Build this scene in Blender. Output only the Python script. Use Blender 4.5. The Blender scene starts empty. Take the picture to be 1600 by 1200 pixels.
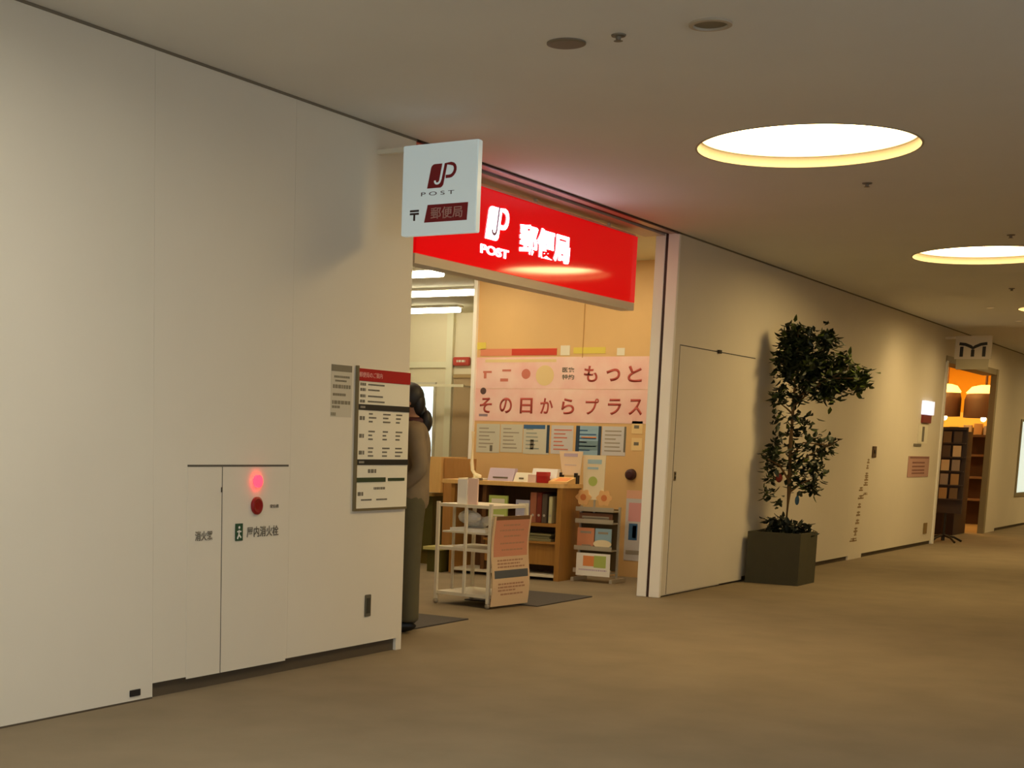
import bpy, bmesh, math, random
from mathutils import Vector, Matrix
random.seed(7)
S = bpy.context.scene
COL = S.collection

# ------------------------------------------------------------------ camera
F_PX, YAW, PITCH, ROLL = 2254.38, .99080, -.15090, .02770
PPX, PPY = 580.83, 1025.70
CAM_H = 1.28
fwd = Vector((math.sin(YAW)*math.cos(PITCH), math.cos(YAW)*math.cos(PITCH), math.sin(PITCH)))
rgt = Vector((math.cos(YAW), -math.sin(YAW), 0))
upv = rgt.cross(fwd)
r2 = rgt*math.cos(ROLL) + upv*math.sin(ROLL)
u2 = -rgt*math.sin(ROLL) + upv*math.cos(ROLL)
cd = bpy.data.cameras.new('camera')
cam = bpy.data.objects.new('camera', cd)
COL.objects.link(cam)
M = Matrix((r2, u2, -fwd)).transposed().to_4x4()
M.translation = Vector((0, 0, CAM_H))
cam.matrix_world = M
cd.sensor_width = 36
cd.lens = F_PX/1600*36
cd.shift_x = (800-PPX)/1600
cd.shift_y = (PPY-600)/1600
cd.clip_start = .05
cd.clip_end = 200
S.camera = cam

# ------------------------------------------------------------------ light and exposure
S.view_settings.view_transform = 'Standard'
S.view_settings.look = 'None'
S.view_settings.gamma = 1
S.view_settings.use_curve_mapping = False
S.view_settings.exposure = 1.0
HALL_LAMP = 12.0        # radiance of the big ceiling discs
SHOP_TUBE = 9.0
SIGN_RED = .31
w = bpy.data.worlds.new('world')
S.world = w
w.use_nodes = True
w.node_tree.nodes['Background'].inputs[0].default_value = (.86, .95, 1.0, 1)
w.node_tree.nodes['Background'].inputs[1].default_value = .7   # even sky light; unseen hall end and side left open to admit it


def lin(c):
    return tuple((x/255/12.92 if x/255 <= .04045 else ((x/255+.055)/1.055)**2.4) for x in c)


MATS = {}


def mat(name, rgb, rough=.6, metal=0., em=0., emc=None, noise=0., nscale=30., bump=0., spec=.5, alpha=1., rgb2=None):
    if name in MATS:
        return MATS[name]
    m = bpy.data.materials.new(name)
    m.use_nodes = True
    nt = m.node_tree
    b = nt.nodes['Principled BSDF']
    c = lin(rgb) + (1,)
    b.inputs['Base Color'].default_value = c
    b.inputs['Roughness'].default_value = rough
    b.inputs['Metallic'].default_value = metal
    b.inputs['Specular IOR Level'].default_value = spec
    b.inputs['Alpha'].default_value = alpha
    if em:
        b.inputs['Emission Color'].default_value = (lin(emc) if emc else lin(rgb)) + (1,)
        b.inputs['Emission Strength'].default_value = em
    if noise or bump:
        tc = nt.nodes.new('ShaderNodeTexCoord')
        n = nt.nodes.new('ShaderNodeTexNoise')
        n.inputs['Scale'].default_value = nscale
        n.inputs['Detail'].default_value = 5
        nt.links.new(tc.outputs['Object'], n.inputs['Vector'])
        if noise:
            r = nt.nodes.new('ShaderNodeValToRGB')
            c2 = lin(rgb2) if rgb2 else tuple(x*(1-noise) for x in c[:3])
            r.color_ramp.elements[0].color = c2 + (1,)
            r.color_ramp.elements[0].position = .3
            r.color_ramp.elements[1].color = c
            r.color_ramp.elements[1].position = .7
            nt.links.new(n.outputs['Fac'], r.inputs['Fac'])
            nt.links.new(r.outputs['Color'], b.inputs['Base Color'])
        if bump:
            bp = nt.nodes.new('ShaderNodeBump')
            bp.inputs['Strength'].default_value = bump
            bp.inputs['Distance'].default_value = .004
            nt.links.new(n.outputs['Fac'], bp.inputs['Height'])
            nt.links.new(bp.outputs['Normal'], b.inputs['Normal'])
    MATS[name] = m
    return m


def woodmat(name, a, b_, sc=(1, 1, 12)):
    m = bpy.data.materials.new(name)
    m.use_nodes = True
    nt = m.node_tree
    b = nt.nodes['Principled BSDF']
    b.inputs['Roughness'].default_value = .45
    tc = nt.nodes.new('ShaderNodeTexCoord')
    mp = nt.nodes.new('ShaderNodeMapping')
    mp.inputs['Scale'].default_value = (14, 14, 1.2)
    n = nt.nodes.new('ShaderNodeTexNoise')
    n.inputs['Scale'].default_value = 2.5
    n.inputs['Detail'].default_value = 6
    n.inputs['Distortion'].default_value = 1.2
    r = nt.nodes.new('ShaderNodeValToRGB')
    r.color_ramp.elements[0].color = lin(a) + (1,)
    r.color_ramp.elements[1].color = lin(b_) + (1,)
    nt.links.new(tc.outputs['Object'], mp.inputs['Vector'])
    nt.links.new(mp.outputs['Vector'], n.inputs['Vector'])
    nt.links.new(n.outputs['Fac'], r.inputs['Fac'])
    nt.links.new(r.outputs['Color'], b.inputs['Base Color'])
    MATS[name] = m
    return m


WALL = mat('wall_paint', (226, 217, 198), .75, noise=.04, nscale=1.5, bump=.05)
CEIL = mat('ceiling_paint', (224, 224, 220), .85, noise=.04, nscale=1.2)
FLOOR = mat('carpet', (141, 127, 105), .95, noise=.30, nscale=2.2, bump=.5, spec=.1, rgb2=(131, 118, 97))
BASE = mat('dark_skirting', (84, 72, 56), .6)
SEAM = mat('shadow_gap', (120, 110, 92), .8)
DARK = mat('dark_metal', (38, 32, 28), .5, .3)
WHITEM = mat('white_metal', (226, 218, 196), .35)
JAMB = mat('jamb_paint', (250, 246, 236), .4)
PINKTRIM = mat('header_trim', (186, 168, 156), .35)
LAMPM = mat('lamp_diffuser', (255, 247, 224), em=HALL_LAMP, emc=(255, 219, 150))
LAMPN = mat('lamp_diffuser_neutral', (255, 247, 230), em=HALL_LAMP, emc=(250, 244, 228))
for m_ in (LAMPM, LAMPN):
    nt_ = m_.node_tree
    tc_ = nt_.nodes.new('ShaderNodeTexCoord')
    sx_ = nt_.nodes.new('ShaderNodeVectorMath')
    sx_.operation = 'MULTIPLY'
    sx_.inputs[1].default_value = (1, 1, 0)
    ln_ = nt_.nodes.new('ShaderNodeVectorMath')
    ln_.operation = 'LENGTH'
    mr_ = nt_.nodes.new('ShaderNodeMapRange')
    mr_.interpolation_type = 'SMOOTHSTEP'
    mr_.inputs['From Min'].default_value = .30
    mr_.inputs['From Max'].default_value = .62
    mr_.inputs['To Min'].default_value = HALL_LAMP
    mr_.inputs['To Max'].default_value = 1.3
    nt_.links.new(tc_.outputs['Object'], sx_.inputs[0])
    nt_.links.new(sx_.outputs[0], ln_.inputs[0])
    nt_.links.new(ln_.outputs['Value'], mr_.inputs['Value'])
    nt_.links.new(mr_.outputs[0], nt_.nodes['Principled BSDF'].inputs['Emission Strength'])
RING = mat('lamp_reflector', (178, 166, 146), .6)
TUBE = mat('tube_light', (255, 250, 225), em=SHOP_TUBE, emc=(255, 248, 220))
RED = mat('sign_red', (196, 2, 8), .06, em=SIGN_RED, emc=(226, 3, 10), spec=.25)
SIGNW = mat('sign_white_lit', (255, 250, 255), .2, em=2.6, emc=(255, 236, 252))
SIGNFR = mat('sign_frame', (220, 206, 178), .4)
BLADE = mat('blade_white', (214, 222, 220), .35, em=.14, emc=(205, 225, 225))
DKRED = mat('dark_red_print', (136, 18, 26), .5)
PRINT = mat('grey_print', (112, 106, 92), .7)
PRINTL = mat('light_grey_print', (160, 152, 136), .7)
BLACK = mat('black_print', (30, 26, 24), .6)
PAPER = mat('paper', (232, 226, 206), .6)
PAPERW = mat('white_paper', (244, 242, 236), .6)
SHOPW = mat('shop_cream_wall', (240, 228, 196), .7)
SHOPY = mat('shop_tan_wall', (224, 185, 126), .6, noise=.06, nscale=3)
SHOPC = mat('shop_ceiling', (232, 222, 186), .8)
WOODL = woodmat('light_wood', (214, 168, 98), (232, 192, 124))
WOODM = woodmat('mid_wood', (150, 104, 44), (176, 128, 62))
WOODD = woodmat('dark_wood', (84, 54, 26), (112, 74, 38))
PINK = mat('banner_pink', (240, 190, 182), .6, noise=.10, nscale=4, rgb2=(246, 216, 204))
PINKR = mat('banner_red', (178, 74, 62), .6)
MATG = mat('grey_mat', (78, 72, 68), .95, noise=.2, nscale=80)
STEEL = mat('brushed_steel', (184, 178, 162), .35, .2)
GREENP = mat('green_print', (32, 74, 46), .6)
BLUEP = mat('blue_print', (60, 104, 150), .6)
LBLUE = mat('pale_blue_print', (170, 200, 214), .6)
YEL = mat('yellow_paper', (226, 206, 90), .6)
ORANGE = mat('orange_print', (232, 148, 86), .6)
PURP = mat('lilac_paper', (200, 184, 204), .6)
GREENL = mat('leaf_print_green', (178, 196, 104), .6)
REDP = mat('red_print', (206, 52, 40), .5)


# ------------------------------------------------------------------ helpers
def link(o, parent=None):
    COL.objects.link(o)
    if parent is not None:
        o.parent = parent
    return o


def tag(o, label, cat=None, group=None, kind=None):
    if label:
        o['label'] = label
    if cat:
        o['category'] = cat
    if group:
        o['group'] = group
    if kind:
        o['kind'] = kind
    return o


def empty(name, loc, label, cat, group=None, rz=0):
    o = bpy.data.objects.new(name, None)
    o.empty_display_size = .1
    o.location = loc
    o.rotation_euler.z = rz
    link(o)
    return tag(o, label, cat, group)


class MB:
    """collects shapes for one mesh"""

    def __init__(s):
        s.b = bmesh.new()

    def box(s, x0, x1, y0, y1, z0, z1):
        vs = [s.b.verts.new((x, y, z)) for x in (x0, x1) for y in (y0, y1) for z in (z0, z1)]
        for f in ((0, 1, 3, 2), (4, 6, 7, 5), (0, 4, 5, 1), (2, 3, 7, 6), (0, 2, 6, 4), (1, 5, 7, 3)):
            s.b.faces.new([vs[i] for i in f])
        return s

    def hexa(s, pts):
        vs = [s.b.verts.new(p) for p in pts]
        for f in ((0, 1, 3, 2), (4, 6, 7, 5), (0, 4, 5, 1), (2, 3, 7, 6), (0, 2, 6, 4), (1, 5, 7, 3)):
            s.b.faces.new([vs[i] for i in f])
        return s

    def fbox(s, fr, u0, u1, v0, v1, n0, n1):
        pts = [fr(u, v, n) for u in (u0, u1) for v in (v0, v1) for n in (n0, n1)]
        return s.hexa(pts)

    def poly(s, fr, pts, n0, n1):
        a = [s.b.verts.new(fr(u, v, n0)) for u, v in pts]
        c = [s.b.verts.new(fr(u, v, n1)) for u, v in pts]
        k = len(pts)
        s.b.faces.new(a)
        s.b.faces.new(c[::-1])
        for i in range(k):
            s.b.faces.new((a[i], c[i], c[(i+1) % k], a[(i+1) % k]))
        return s

    def stroke(s, fr, pts, wd, n0, n1):
        """ribbon of constant width along 2d points, with thickness"""
        L, R = [], []
        k = len(pts)
        for i in range(k):
            p = Vector(pts[i])
            a = Vector(pts[max(i-1, 0)])
            c = Vector(pts[min(i+1, k-1)])
            t = (c-a).normalized()
            nn = Vector((-t.y, t.x))*wd/2
            L.append(p+nn)
            R.append(p-nn)
        for i in range(k-1):
            q = [L[i], L[i+1], R[i+1], R[i]]
            s.poly(fr, [(v.x, v.y) for v in q], n0, n1)
        return s

    def tube(s, pts, r, seg=10, rr=None):
        pts = [Vector(p) for p in pts]
        rings = []
        for i, p in enumerate(pts):
            t = (pts[min(i+1, len(pts)-1)]-pts[max(i-1, 0)]).normalized()
            a = t.cross(Vector((0, 0, 1)))
            if a.length < 1e-3:
                a = Vector((1, 0, 0))
            a.normalize()
            c = t.cross(a)
            rad = rr[i] if rr else r
            rings.append([s.b.verts.new(p+(a*math.cos(2*math.pi*k/seg)+c*math.sin(2*math.pi*k/seg))*rad) for k in range(seg)])
        for i in range(len(rings)-1):
            for k in range(seg):
                s.b.faces.new((rings[i][k], rings[i][(k+1) % seg], rings[i+1][(k+1) % seg], rings[i+1][k]))
        s.b.faces.new(rings[0][::-1])
        s.b.faces.new(rings[-1])
        return s

    def lathe(s, cx, cy, prof, seg=48, fr=None, cap=True):
        """profile of (r,z); axis z (or frame normal when fr given)"""
        rings = []
        for r, z in prof:
            ring = []
            for k in range(seg):
                a = 2*math.pi*k/seg
                u, v = cx+r*math.cos(a), cy+r*math.sin(a)
                ring.append(s.b.verts.new(fr(u, v, z) if fr else (u, v, z)))
            rings.append(ring)
        for i in range(len(rings)-1):
            for k in range(seg):
                s.b.faces.new((rings[i][k], rings[i][(k+1) % seg], rings[i+1][(k+1) % seg], rings[i+1][k]))
        if cap and prof[0][0] > 1e-4:
            s.b.faces.new(rings[0][::-1])
        if cap and prof[-1][0] > 1e-4:
            s.b.faces.new(rings[-1])
        return s

    def ball(s, c, r, sc=(1, 1, 1), seg=16):
        m = Matrix.Translation(c) @ Matrix.Diagonal((r*sc[0], r*sc[1], r*sc[2], 1))
        bmesh.ops.create_uvsphere(s.b, u_segments=seg, v_segments=max(6, seg//2), radius=1, matrix=m)
        return s

    def done(s, name, m, parent=None, bevel=0, smooth=False, loc=None):
        bmesh.ops.recalc_face_normals(s.b, faces=s.b.faces)
        me = bpy.data.meshes.new(name)
        if bevel:
            bmesh.ops.bevel(s.b, geom=s.b.edges[:], offset=bevel, segments=2, affect='EDGES', clamp_overlap=True)
        if loc is not None:
            bmesh.ops.translate(s.b, vec=-Vector(loc), verts=s.b.verts)
        s.b.to_mesh(me)
        s.b.free()
        if smooth:
            for p in me.polygons:
                p.use_smooth = True
        for mm in (m if isinstance(m, (list, tuple)) else [m]):
            me.materials.append(mm)
        o = bpy.data.objects.new(name, me)
        if loc is not None:
            o.location = loc
        link(o)
        if parent is not None:
            # parts are written in world coordinates: bring them into the parent's space
            o.parent = parent
            me.transform(parent_matrix(parent).inverted())
        return o


def parent_matrix(o):
    m = Matrix.LocRotScale(o.location, o.rotation_euler, o.scale)
    if o.parent is not None:
        return parent_matrix(o.parent) @ m
    return m


def frame(o, R, U):
    o, R, U = Vector(o), Vector(R), Vector(U)
    N = R.cross(U)

    def f(u, v, n=0):
        return o+R*u+U*v+N*n
    return f


Z = (0, 0, 1)
WY = 4.65           # face of the long wall
HH = 3.0            # hall ceiling height
FW = frame((0, WY, 0), (1, 0, 0), Z)          # on the long wall: u = x, v = z, n toward the hall


def FX(x):           # on a plane x=const that faces the camera: u = -y
    return frame((x, 0, 0), (0, -1, 0), Z)


def text(name, body, fr, u, v, h, m, parent, n=.002, wid=None, align='CENTER', t=.0015, bold=0.):
    cu = bpy.data.curves.new(name, 'FONT')
    cu.body = body
    cu.size = 1
    cu.align_x = align
    cu.offset = bold
    cu.fill_mode = 'FRONT'
    tmp = bpy.data.objects.new(name, cu)
    link(tmp)
    bpy.context.view_layer.update()
    dg = bpy.context.evaluated_depsgraph_get()
    me = bpy.data.meshes.new_from_object(tmp.evaluated_get(dg))
    bpy.data.objects.remove(tmp)
    xs = [q.co.x for q in me.vertices] or [0, 1]
    ys = [q.co.y for q in me.vertices] or [0, 1]
    cx = (max(xs)+min(xs))/2 if align == 'CENTER' else min(xs)
    cy = (max(ys)+min(ys))/2
    k = h/max(1e-4, max(ys)-min(ys))
    kx = wid/max(1e-4, max(xs)-min(xs)) if wid else k
    for q in me.vertices:
        q.co = fr(u+(q.co.x-cx)*kx, v+(q.co.y-cy)*k, n)
    bm = bmesh.new()
    bm.from_mesh(me)
    r = bmesh.ops.extrude_face_region(bm, geom=bm.faces[:])
    d = (fr(0, 0, 1)-fr(0, 0, 0))*t
    bmesh.ops.translate(bm, vec=d, verts=[e for e in r['geom'] if isinstance(e, bmesh.types.BMVert)])
    b = MB()
    b.b.free()
    b.b = bm
    return b.done(name, m, parent)


def struct(o, kind='structure'):
    o['kind'] = kind
    return o


# ------------------------------------------------------------------ the shell
struct(MB().box(-9, 46, -3.2, 12.4, -.15, 0).done('floor', FLOOR))

LX = [-7.2, -1.95, 3.3, 8.58, 13.82, 19.06, 24.3, 29.55, 34.8, 40.05]
LY, LR = 2.72, .62


def build_ceiling():
    b = bmesh.new()
    s_ = .75
    y0, y1 = LY-s_, LY+s_

    def quad(xa, xb, ya, yb):
        b.faces.new([b.verts.new(p) for p in ((xa, ya, HH), (xa, yb, HH), (xb, yb, HH), (xb, ya, HH))])
    quad(-9, 46, -3.2, y0)
    quad(-9, 46, y1, 4.85)
    xs = -9
    for cx in LX:
        quad(xs, cx-s_, y0, y1)
        xs = cx+s_
        n = 64
        ci, sq = [], []
        for k in range(n):
            a = 2*math.pi*k/n + math.pi/4
            c_, s2 = math.cos(a), math.sin(a)
            m_ = max(abs(c_), abs(s2))
            ci.append(b.verts.new((cx+LR*c_, LY+LR*s2, HH)))
            sq.append(b.verts.new((cx+s_*c_/m_, LY+s_*s2/m_, HH)))
        for k in range(n):
            j = (k+1) % n
            b.faces.new((ci[k], ci[j], sq[j], sq[k]))
    quad(xs, 46, y0, y1)
    for f in b.faces:
        if f.normal.z > 0 or True:
            pass
    # an upper skin so the ceiling is a slab
    vs = [b.verts.new(p) for p in ((-9, -3.2, HH+.3), (46, -3.2, HH+.3), (46, 4.85, HH+.3), (-9, 4.85, HH+.3))]
    b.faces.new(vs)
    mb = MB()
    mb.b.free()
    mb.b = b
    return mb.done('ceiling', CEIL)


struct(build_ceiling())

# long wall, left of the post office: panels with hairline joints, a skirting recess from x = 5.17
b = MB()
J = .0006
b.box(-9, 2.9, WY, WY+.2, 0, HH).box(2.9+J, 5.17-J, WY, WY+.2, .004, HH)
b.box(5.17+J, 6.25-J, WY, WY+.2, .074, HH).box(6.25+J, 7.36, WY, WY+.2, .074, HH)
b.box(7.36, 7.42, WY, WY+.202, 0, HH)
b.box(2.8, 7.40, WY+.004, WY+.2, .08, HH)
struct(b.done('wall_left', WALL))
struct(MB().box(5.17, 7.36, WY+.02, WY+.2, 0, .074).done('baseboard_left', BASE))
struct(MB().box(-9, 5.165, WY-.004, WY+.01, 0, .008).done('trim_1', BASE))
struct(MB().box(-9, 7.45, WY-.006, WY+.02, HH-.012, HH).box(11.5, 46, WY-.006, WY+.02, HH-.012, HH).done('trim_2', SEAM))
# wall to the right of the post office up to the far shop
b = MB()
b.box(11.54, 12.95, WY, WY+.2, .012, HH).box(12.95, 17.25, WY, WY+.2, .05, HH).box(17.25, 17.83, WY, WY+.2, .0, HH).box(17.83, 21.55, WY, WY+.2, .05, HH)
struct(b.done('wall_middle', WALL))
struct(MB().box(12.95, 17.25, WY+.02, WY+.19, 0, .05).box(17.83, 21.55, WY+.02, WY+.19, 0, .05).box(11.54, 12.95, WY+.01, WY+.19, 0, .012).done('baseboard_middle', BASE))
# above the far shop and beyond
b = MB()
b.box(21.55, 25.1, WY, WY+.2, 2.55, HH).box(25.1, 26.1, WY, WY+.06, .0, HH).box(26.1, 46, WY, WY+.2, .05, HH)
struct(b.done('wall_far', WALL))
struct(MB().box(26.1, 46, WY+.02, WY+.19, 0, .05).done('baseboard_far', BASE))
struct(MB().box(21.47, 21.57, WY-.02, WY+.22, 0, 2.55).done('trim_3', JAMB))
struct(MB().box(25.06, 25.2, WY-.02, WY+.07, 0, 2.62).box(21.47, 25.2, WY-.012, WY+.22, 2.53, 2.62).done('trim_4', mat('far_trim', (150, 136, 104), .5)))
# unseen other side of the hall, opened near the camera for daylight; far end
struct(MB().box(7.0, 46, -3.4, -3.2, 0, HH).box(-9, 7.0, -3.4, -3.2, 0, .3).box(-9, 7.0, -3.4, -3.2, 2.8, HH).done('wall_right', WALL))
for k in range(5):
    struct(MB().box(-9+4*k-.04, -9+4*k+.04, -3.36, -3.24, .3, 2.8).done('trim_%d' % (20+k), STEEL))
struct(MB().box(46, 46.2, -3.4, 4.85, 0, HH).done('wall_back', WALL))

# post office opening: jamb with its shutter slot, soffit with the rail
struct(MB().box(11.50, 11.54, WY-.004, WY+.09, 0, HH).done('trim_5', JAMB, bevel=.003))
struct(MB().box(11.50, 11.54, WY+.115, WY+.2, 0, HH).done('trim_6', JAMB, bevel=.003))
struct(MB().box(11.51, 11.54, WY+.09, WY+.115, 0, HH).box(7.42, 11.51, WY+.085, WY+.12, HH-.006, HH+.002).box(7.42, 11.54, WY-.006, WY+.01, HH-.014, HH).done('trim_7', mat('rail_groove', (58, 34, 30), .5)))
struct(MB().box(7.42, 11.50, WY+.12, WY+.30, HH-.022, HH).box(7.42, 11.50, WY+.012, WY+.08, HH-.01, HH).done('trim_8', PINKTRIM))

# ------------------------------------------------------------------ hall ceiling fittings
GL = 'round recessed lamps in the hall ceiling'
lamp_labels = {3: 'nearest large round recessed ceiling lamp glowing in front of the red sign',
               4: 'second large round recessed ceiling lamp, beyond the nearest, at the right edge',
               5: 'third round recessed ceiling lamp, its rim just showing above the far shop sign'}
proto = None
for i, cx in enumerate(LX):
    lb = lamp_labels.get(i, 'large round recessed ceiling lamp of the hall outside the photo')
    if proto is None:
        t = empty('ceiling_lamp', (cx, LY, HH), lb, 'ceiling lamp', GL)
        MB().lathe(cx, LY, [(LR+.012, HH-.003), (LR+.012, HH+.001), (LR, HH+.001), (LR, HH-.003), (LR+.012, HH-.003)], 64, cap=False).done('rim', RING, t)
        bb = MB()
        prof = [(LR, HH), (LR, HH+.062), (LR-.02, HH+.066)]
        rings = []
        for r, z in prof:
            rings.append([bb.b.verts.new((cx+r*math.cos(2*math.pi*k/64), LY+r*math.sin(2*math.pi*k/64), z)) for k in range(64)])
        for a in range(2):
            for k in range(64):
                bb.b.faces.new((rings[a][k], rings[a][(k+1) % 64], rings[a+1][(k+1) % 64], rings[a+1][k]))
        bb.done('reflector', RING, t, smooth=False)
        MB().lathe(cx, LY, [(LR-.012, HH+.058), (LR-.012, HH+.075)], 64).done('diffuser', LAMPN, t)
        proto = t
    else:
        t = proto.copy()
        t.location = (cx, LY, HH)
        t['label'] = lb
        link(t)
        for ch in [c for c in proto.children]:
            c = ch.copy()
            if ch.name.startswith('diffuser') and i >= 3:   # the lamps from here on are warmer
                c.data = ch.data.copy()
                c.data.materials[0] = LAMPM
            link(c)
            c.parent = t

FIT = mat('fitting_grey', (120, 110, 92), .6)
t = empty('ceiling_speaker', (5.96, 2.98, HH), 'round grey ceiling speaker plate, leftmost of the small ceiling fittings', 'ceiling speaker')
MB().lathe(5.96, 2.98, [(.085, HH), (.085, HH-.006), (.07, HH-.009), (.0001, HH-.009)], 32).done('grille', FIT, t)
t = empty('ceiling_downlight', (5.97, 2.33, HH), 'round unlit ceiling downlight with pale rim near top of the picture', 'downlight')
MB().lathe(5.97, 2.33, [(.088, HH), (.088, HH-.008), (.07, HH-.01), (.068, HH-.001), (.088, HH)], 32, cap=False).done('rim', RING, t)
MB().lathe(5.97, 2.33, [(.068, HH-.001), (.0001, HH-.004)], 32).done('lens', FIT, t)
for i, (x, y, lb) in enumerate(((5.95, 2.73, 'small sprinkler head between the round speaker plate and the downlight'),
                                (9.87, 2.72, 'tiny sprinkler head below the nearest big ceiling lamp'),
                                (12.6, 2.32, 'small sprinkler head above the second big ceiling lamp'),
                                (16.6, 3.0, 'small sprinkler head below the second big ceiling lamp'))):
    t = empty('sprinkler_head', (x, y, HH), lb, 'sprinkler', 'sprinkler heads in the ceiling')
    MB().lathe(x, y, [(.032, HH), (.030, HH-.006), (.012, HH-.008), (.010, HH-.022), (.02, HH-.025), (.0001, HH-.026)], 20).done('body', FIT, t)

# a row of narrow spots that wash the far part of the long wall
for i, x in enumerate((18.7, 20.6)):
    t = empty('wall_spotlight', (x, 3.6, HH), ('small recessed spotlight washing the wall beyond the tree', 'small recessed spotlight over the far notices beside the shop')[i],
              'spotlight', 'spotlights close to the long wall')
    MB().lathe(x, 3.6, [(.05, HH), (.05, HH-.004), (.038, HH-.005), (.036, HH-.0005)], 24, cap=False).done('rim', CEIL, t)
    MB().lathe(x, 3.6, [(.035, HH-.001), (.0001, HH-.002)], 24).done('lens', mat('spot_lens', (255, 225, 170), em=.3, emc=(255, 205, 130)), t)
    ld = bpy.data.lights.new('spot', 'SPOT')
    ld.energy = 25
    ld.color = (1, .72, .34)
    ld.spot_size = 2.1
    ld.spot_blend = 1
    ld.shadow_soft_size = .05
    lo = bpy.data.objects.new('spot', ld)
    lo.location = (0, 0, -.01)
    lo.rotation_euler = (math.radians(22), 0, 0)
    link(lo, t)

# ------------------------------------------------------------------ fire equipment cabinet in the left wall
t = empty('fire_equipment_cabinet', (5.82, WY, .06), 'flush white double door fire equipment cabinet with red lamp in left wall', 'fire cabinet')
MB().fbox(FW, 5.415, 6.235, 1.112, 1.122, .0002, .0018).done('top_gap', mat('cabinet_gap', (92, 86, 74), .8), t)
MB().fbox(FW, 5.675, 5.685, .062, 1.111, .0002, .0010).done('middle_gap', mat('cabinet_gap', (92, 86, 74), .8), t)
d1 = MB().fbox(FW, 5.415, 5.676, 0.064, 1.110, .0004, .0024).done('door', WALL, t)
d2 = MB().fbox(FW, 5.684, 6.235, 0.064, 1.110, .0004, .0024).done('door', WALL, t)
text('lettering', '消火器', FW, 5.538, .772, .048, PRINT, d1, .005, .135, bold=.01)
MB().fbox(FW, 5.784, 5.845, .735, .823, .005, .007).done('pictogram_plate', GREENP, d2)
mb = MB()
mb.lathe(5.815, .803, [(.007, .007), (.007, .008)], 12, FW)
mb.stroke(FW, [(5.815, .79), (5.812, .765), (5.80, .745)], .009, .007, .008).stroke(FW, [(5.812, .768), (5.83, .75)], .008, .007, .008).stroke(FW, [(5.798, .782), (5.832, .782)], .007, .007, .008)
mb.done('pictogram', PAPERW, d2)
text('lettering', '屋内消火栓', FW, 6.015, .776, .055, PRINT, d2, .005, .27, bold=.01)
text('lettering', '発信機', FW, 6.11, .905, .018, PRINT, d2, .005, .075)
mb = MB().lathe(5.957, .911, [(.046, .005), (.046, .014), (.036, .018), (.02, .014), (.0001, .013)], 32, FW)
tag(mb.done('call_button', mat('button_red', (140, 14, 18), .35), d2, smooth=False), 'dark red round push button')
mb = MB().poly(FW, [(5.957+.03*math.cos(a)*(1 if abs(math.cos(a)) > .0 else 1), 1.037+.032*math.sin(a)) for a in [k*math.pi/8 for k in range(16)]], .005, .022)
tag(mb.done('warning_lamp', mat('red_lamp', (255, 30, 40), .3, em=6, emc=(255, 24, 36)), d2), 'glowing red warning lamp')
MB().fbox(FW, 5.668, 5.674, .985, 1.01, .005, .008).done('latch', DARK, d1)

# small low fittings on the left wall
t = empty('floor_outlet', (5.045, WY, .045), 'small black outlet low on the left wall before the skirting', 'outlet')
MB().fbox(FW, 5.008, 5.082, .028, .06, .0, .006).done('cover', BLACK, t, bevel=.002)
t = empty('recessed_wall_latch', (7.035, WY, .30), 'dark grey upright recessed latch plate low under notice board', 'latch plate')
MB().fbox(FW, 7.003, 7.068, .235, .365, 0, .006).done('plate', mat('latch_grey', (112, 108, 92), .4, .4), t, bevel=.006)
MB().fbox(FW, 7.018, 7.053, .255, .345, .006, .009).done('finger_pull', mat('latch_dark', (70, 68, 58), .5, .3), t)

# ------------------------------------------------------------------ notice board beside the opening
t = empty('notice_board', (7.13, WY, .87), 'tall framed notice board with red header and black bars at wall end', 'notice board')
u0, u1, v0, v1 = 6.85, 7.412, .872, 1.668
mb = MB()
mb.fbox(FW, u0, u0+.014, v0, v1+.008, 0, .018).fbox(FW, u0, u1, v0-.014, v0, 0, .016)
mb.done('frame', mat('board_frame', (124, 112, 82), .4, .3), t)
MB().fbox(FW, u0+.018, u1, v0, v1-.006, 0, .012).done('panel', PAPER, t)
mb = MB().fbox(FW, u0+.018, u1, v1-.075, v1-.006, .012, .016)
hd = tag(mb.done('header_bar', mat('header_red', (168, 14, 22), .4), t), 'red header bar')
text('lettering', '郵便局のご案内', FW, 6.985, v1-.04, .030, mat('header_text', (232, 170, 160), .5), hd, .016, .24)
MB().fbox(FW, u0+.018, u1, 1.431, 1.463, .012, .016).done('black_bar', BLACK, t)
MB().fbox(FW, u0+.018, u1, 1.120, 1.152, .012, .016).done('black_bar', BLACK, t)
MB().fbox(FW, u0+.018, 7.17, 1.022, 1.048, .012, .016).fbox(FW, 7.20, 7.38, 1.026, 1.044, .012, .0145).done('green_bar', mat('bar_green', (52, 66, 40), .5), t)
mb = MB()
rr = random.Random(3)


def dashes(mb, fr, ua, ub, v, h, n, thick=.0015):
    u = ua
    while u < ub-.004:
        wd = rr.uniform(.5, 1.6)*h
        wd = min(wd, ub-u)
        mb.fbox(fr, u, u+wd, v-h/2, v+h/2, n, n+thick)
        u += wd+h*.35


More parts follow.
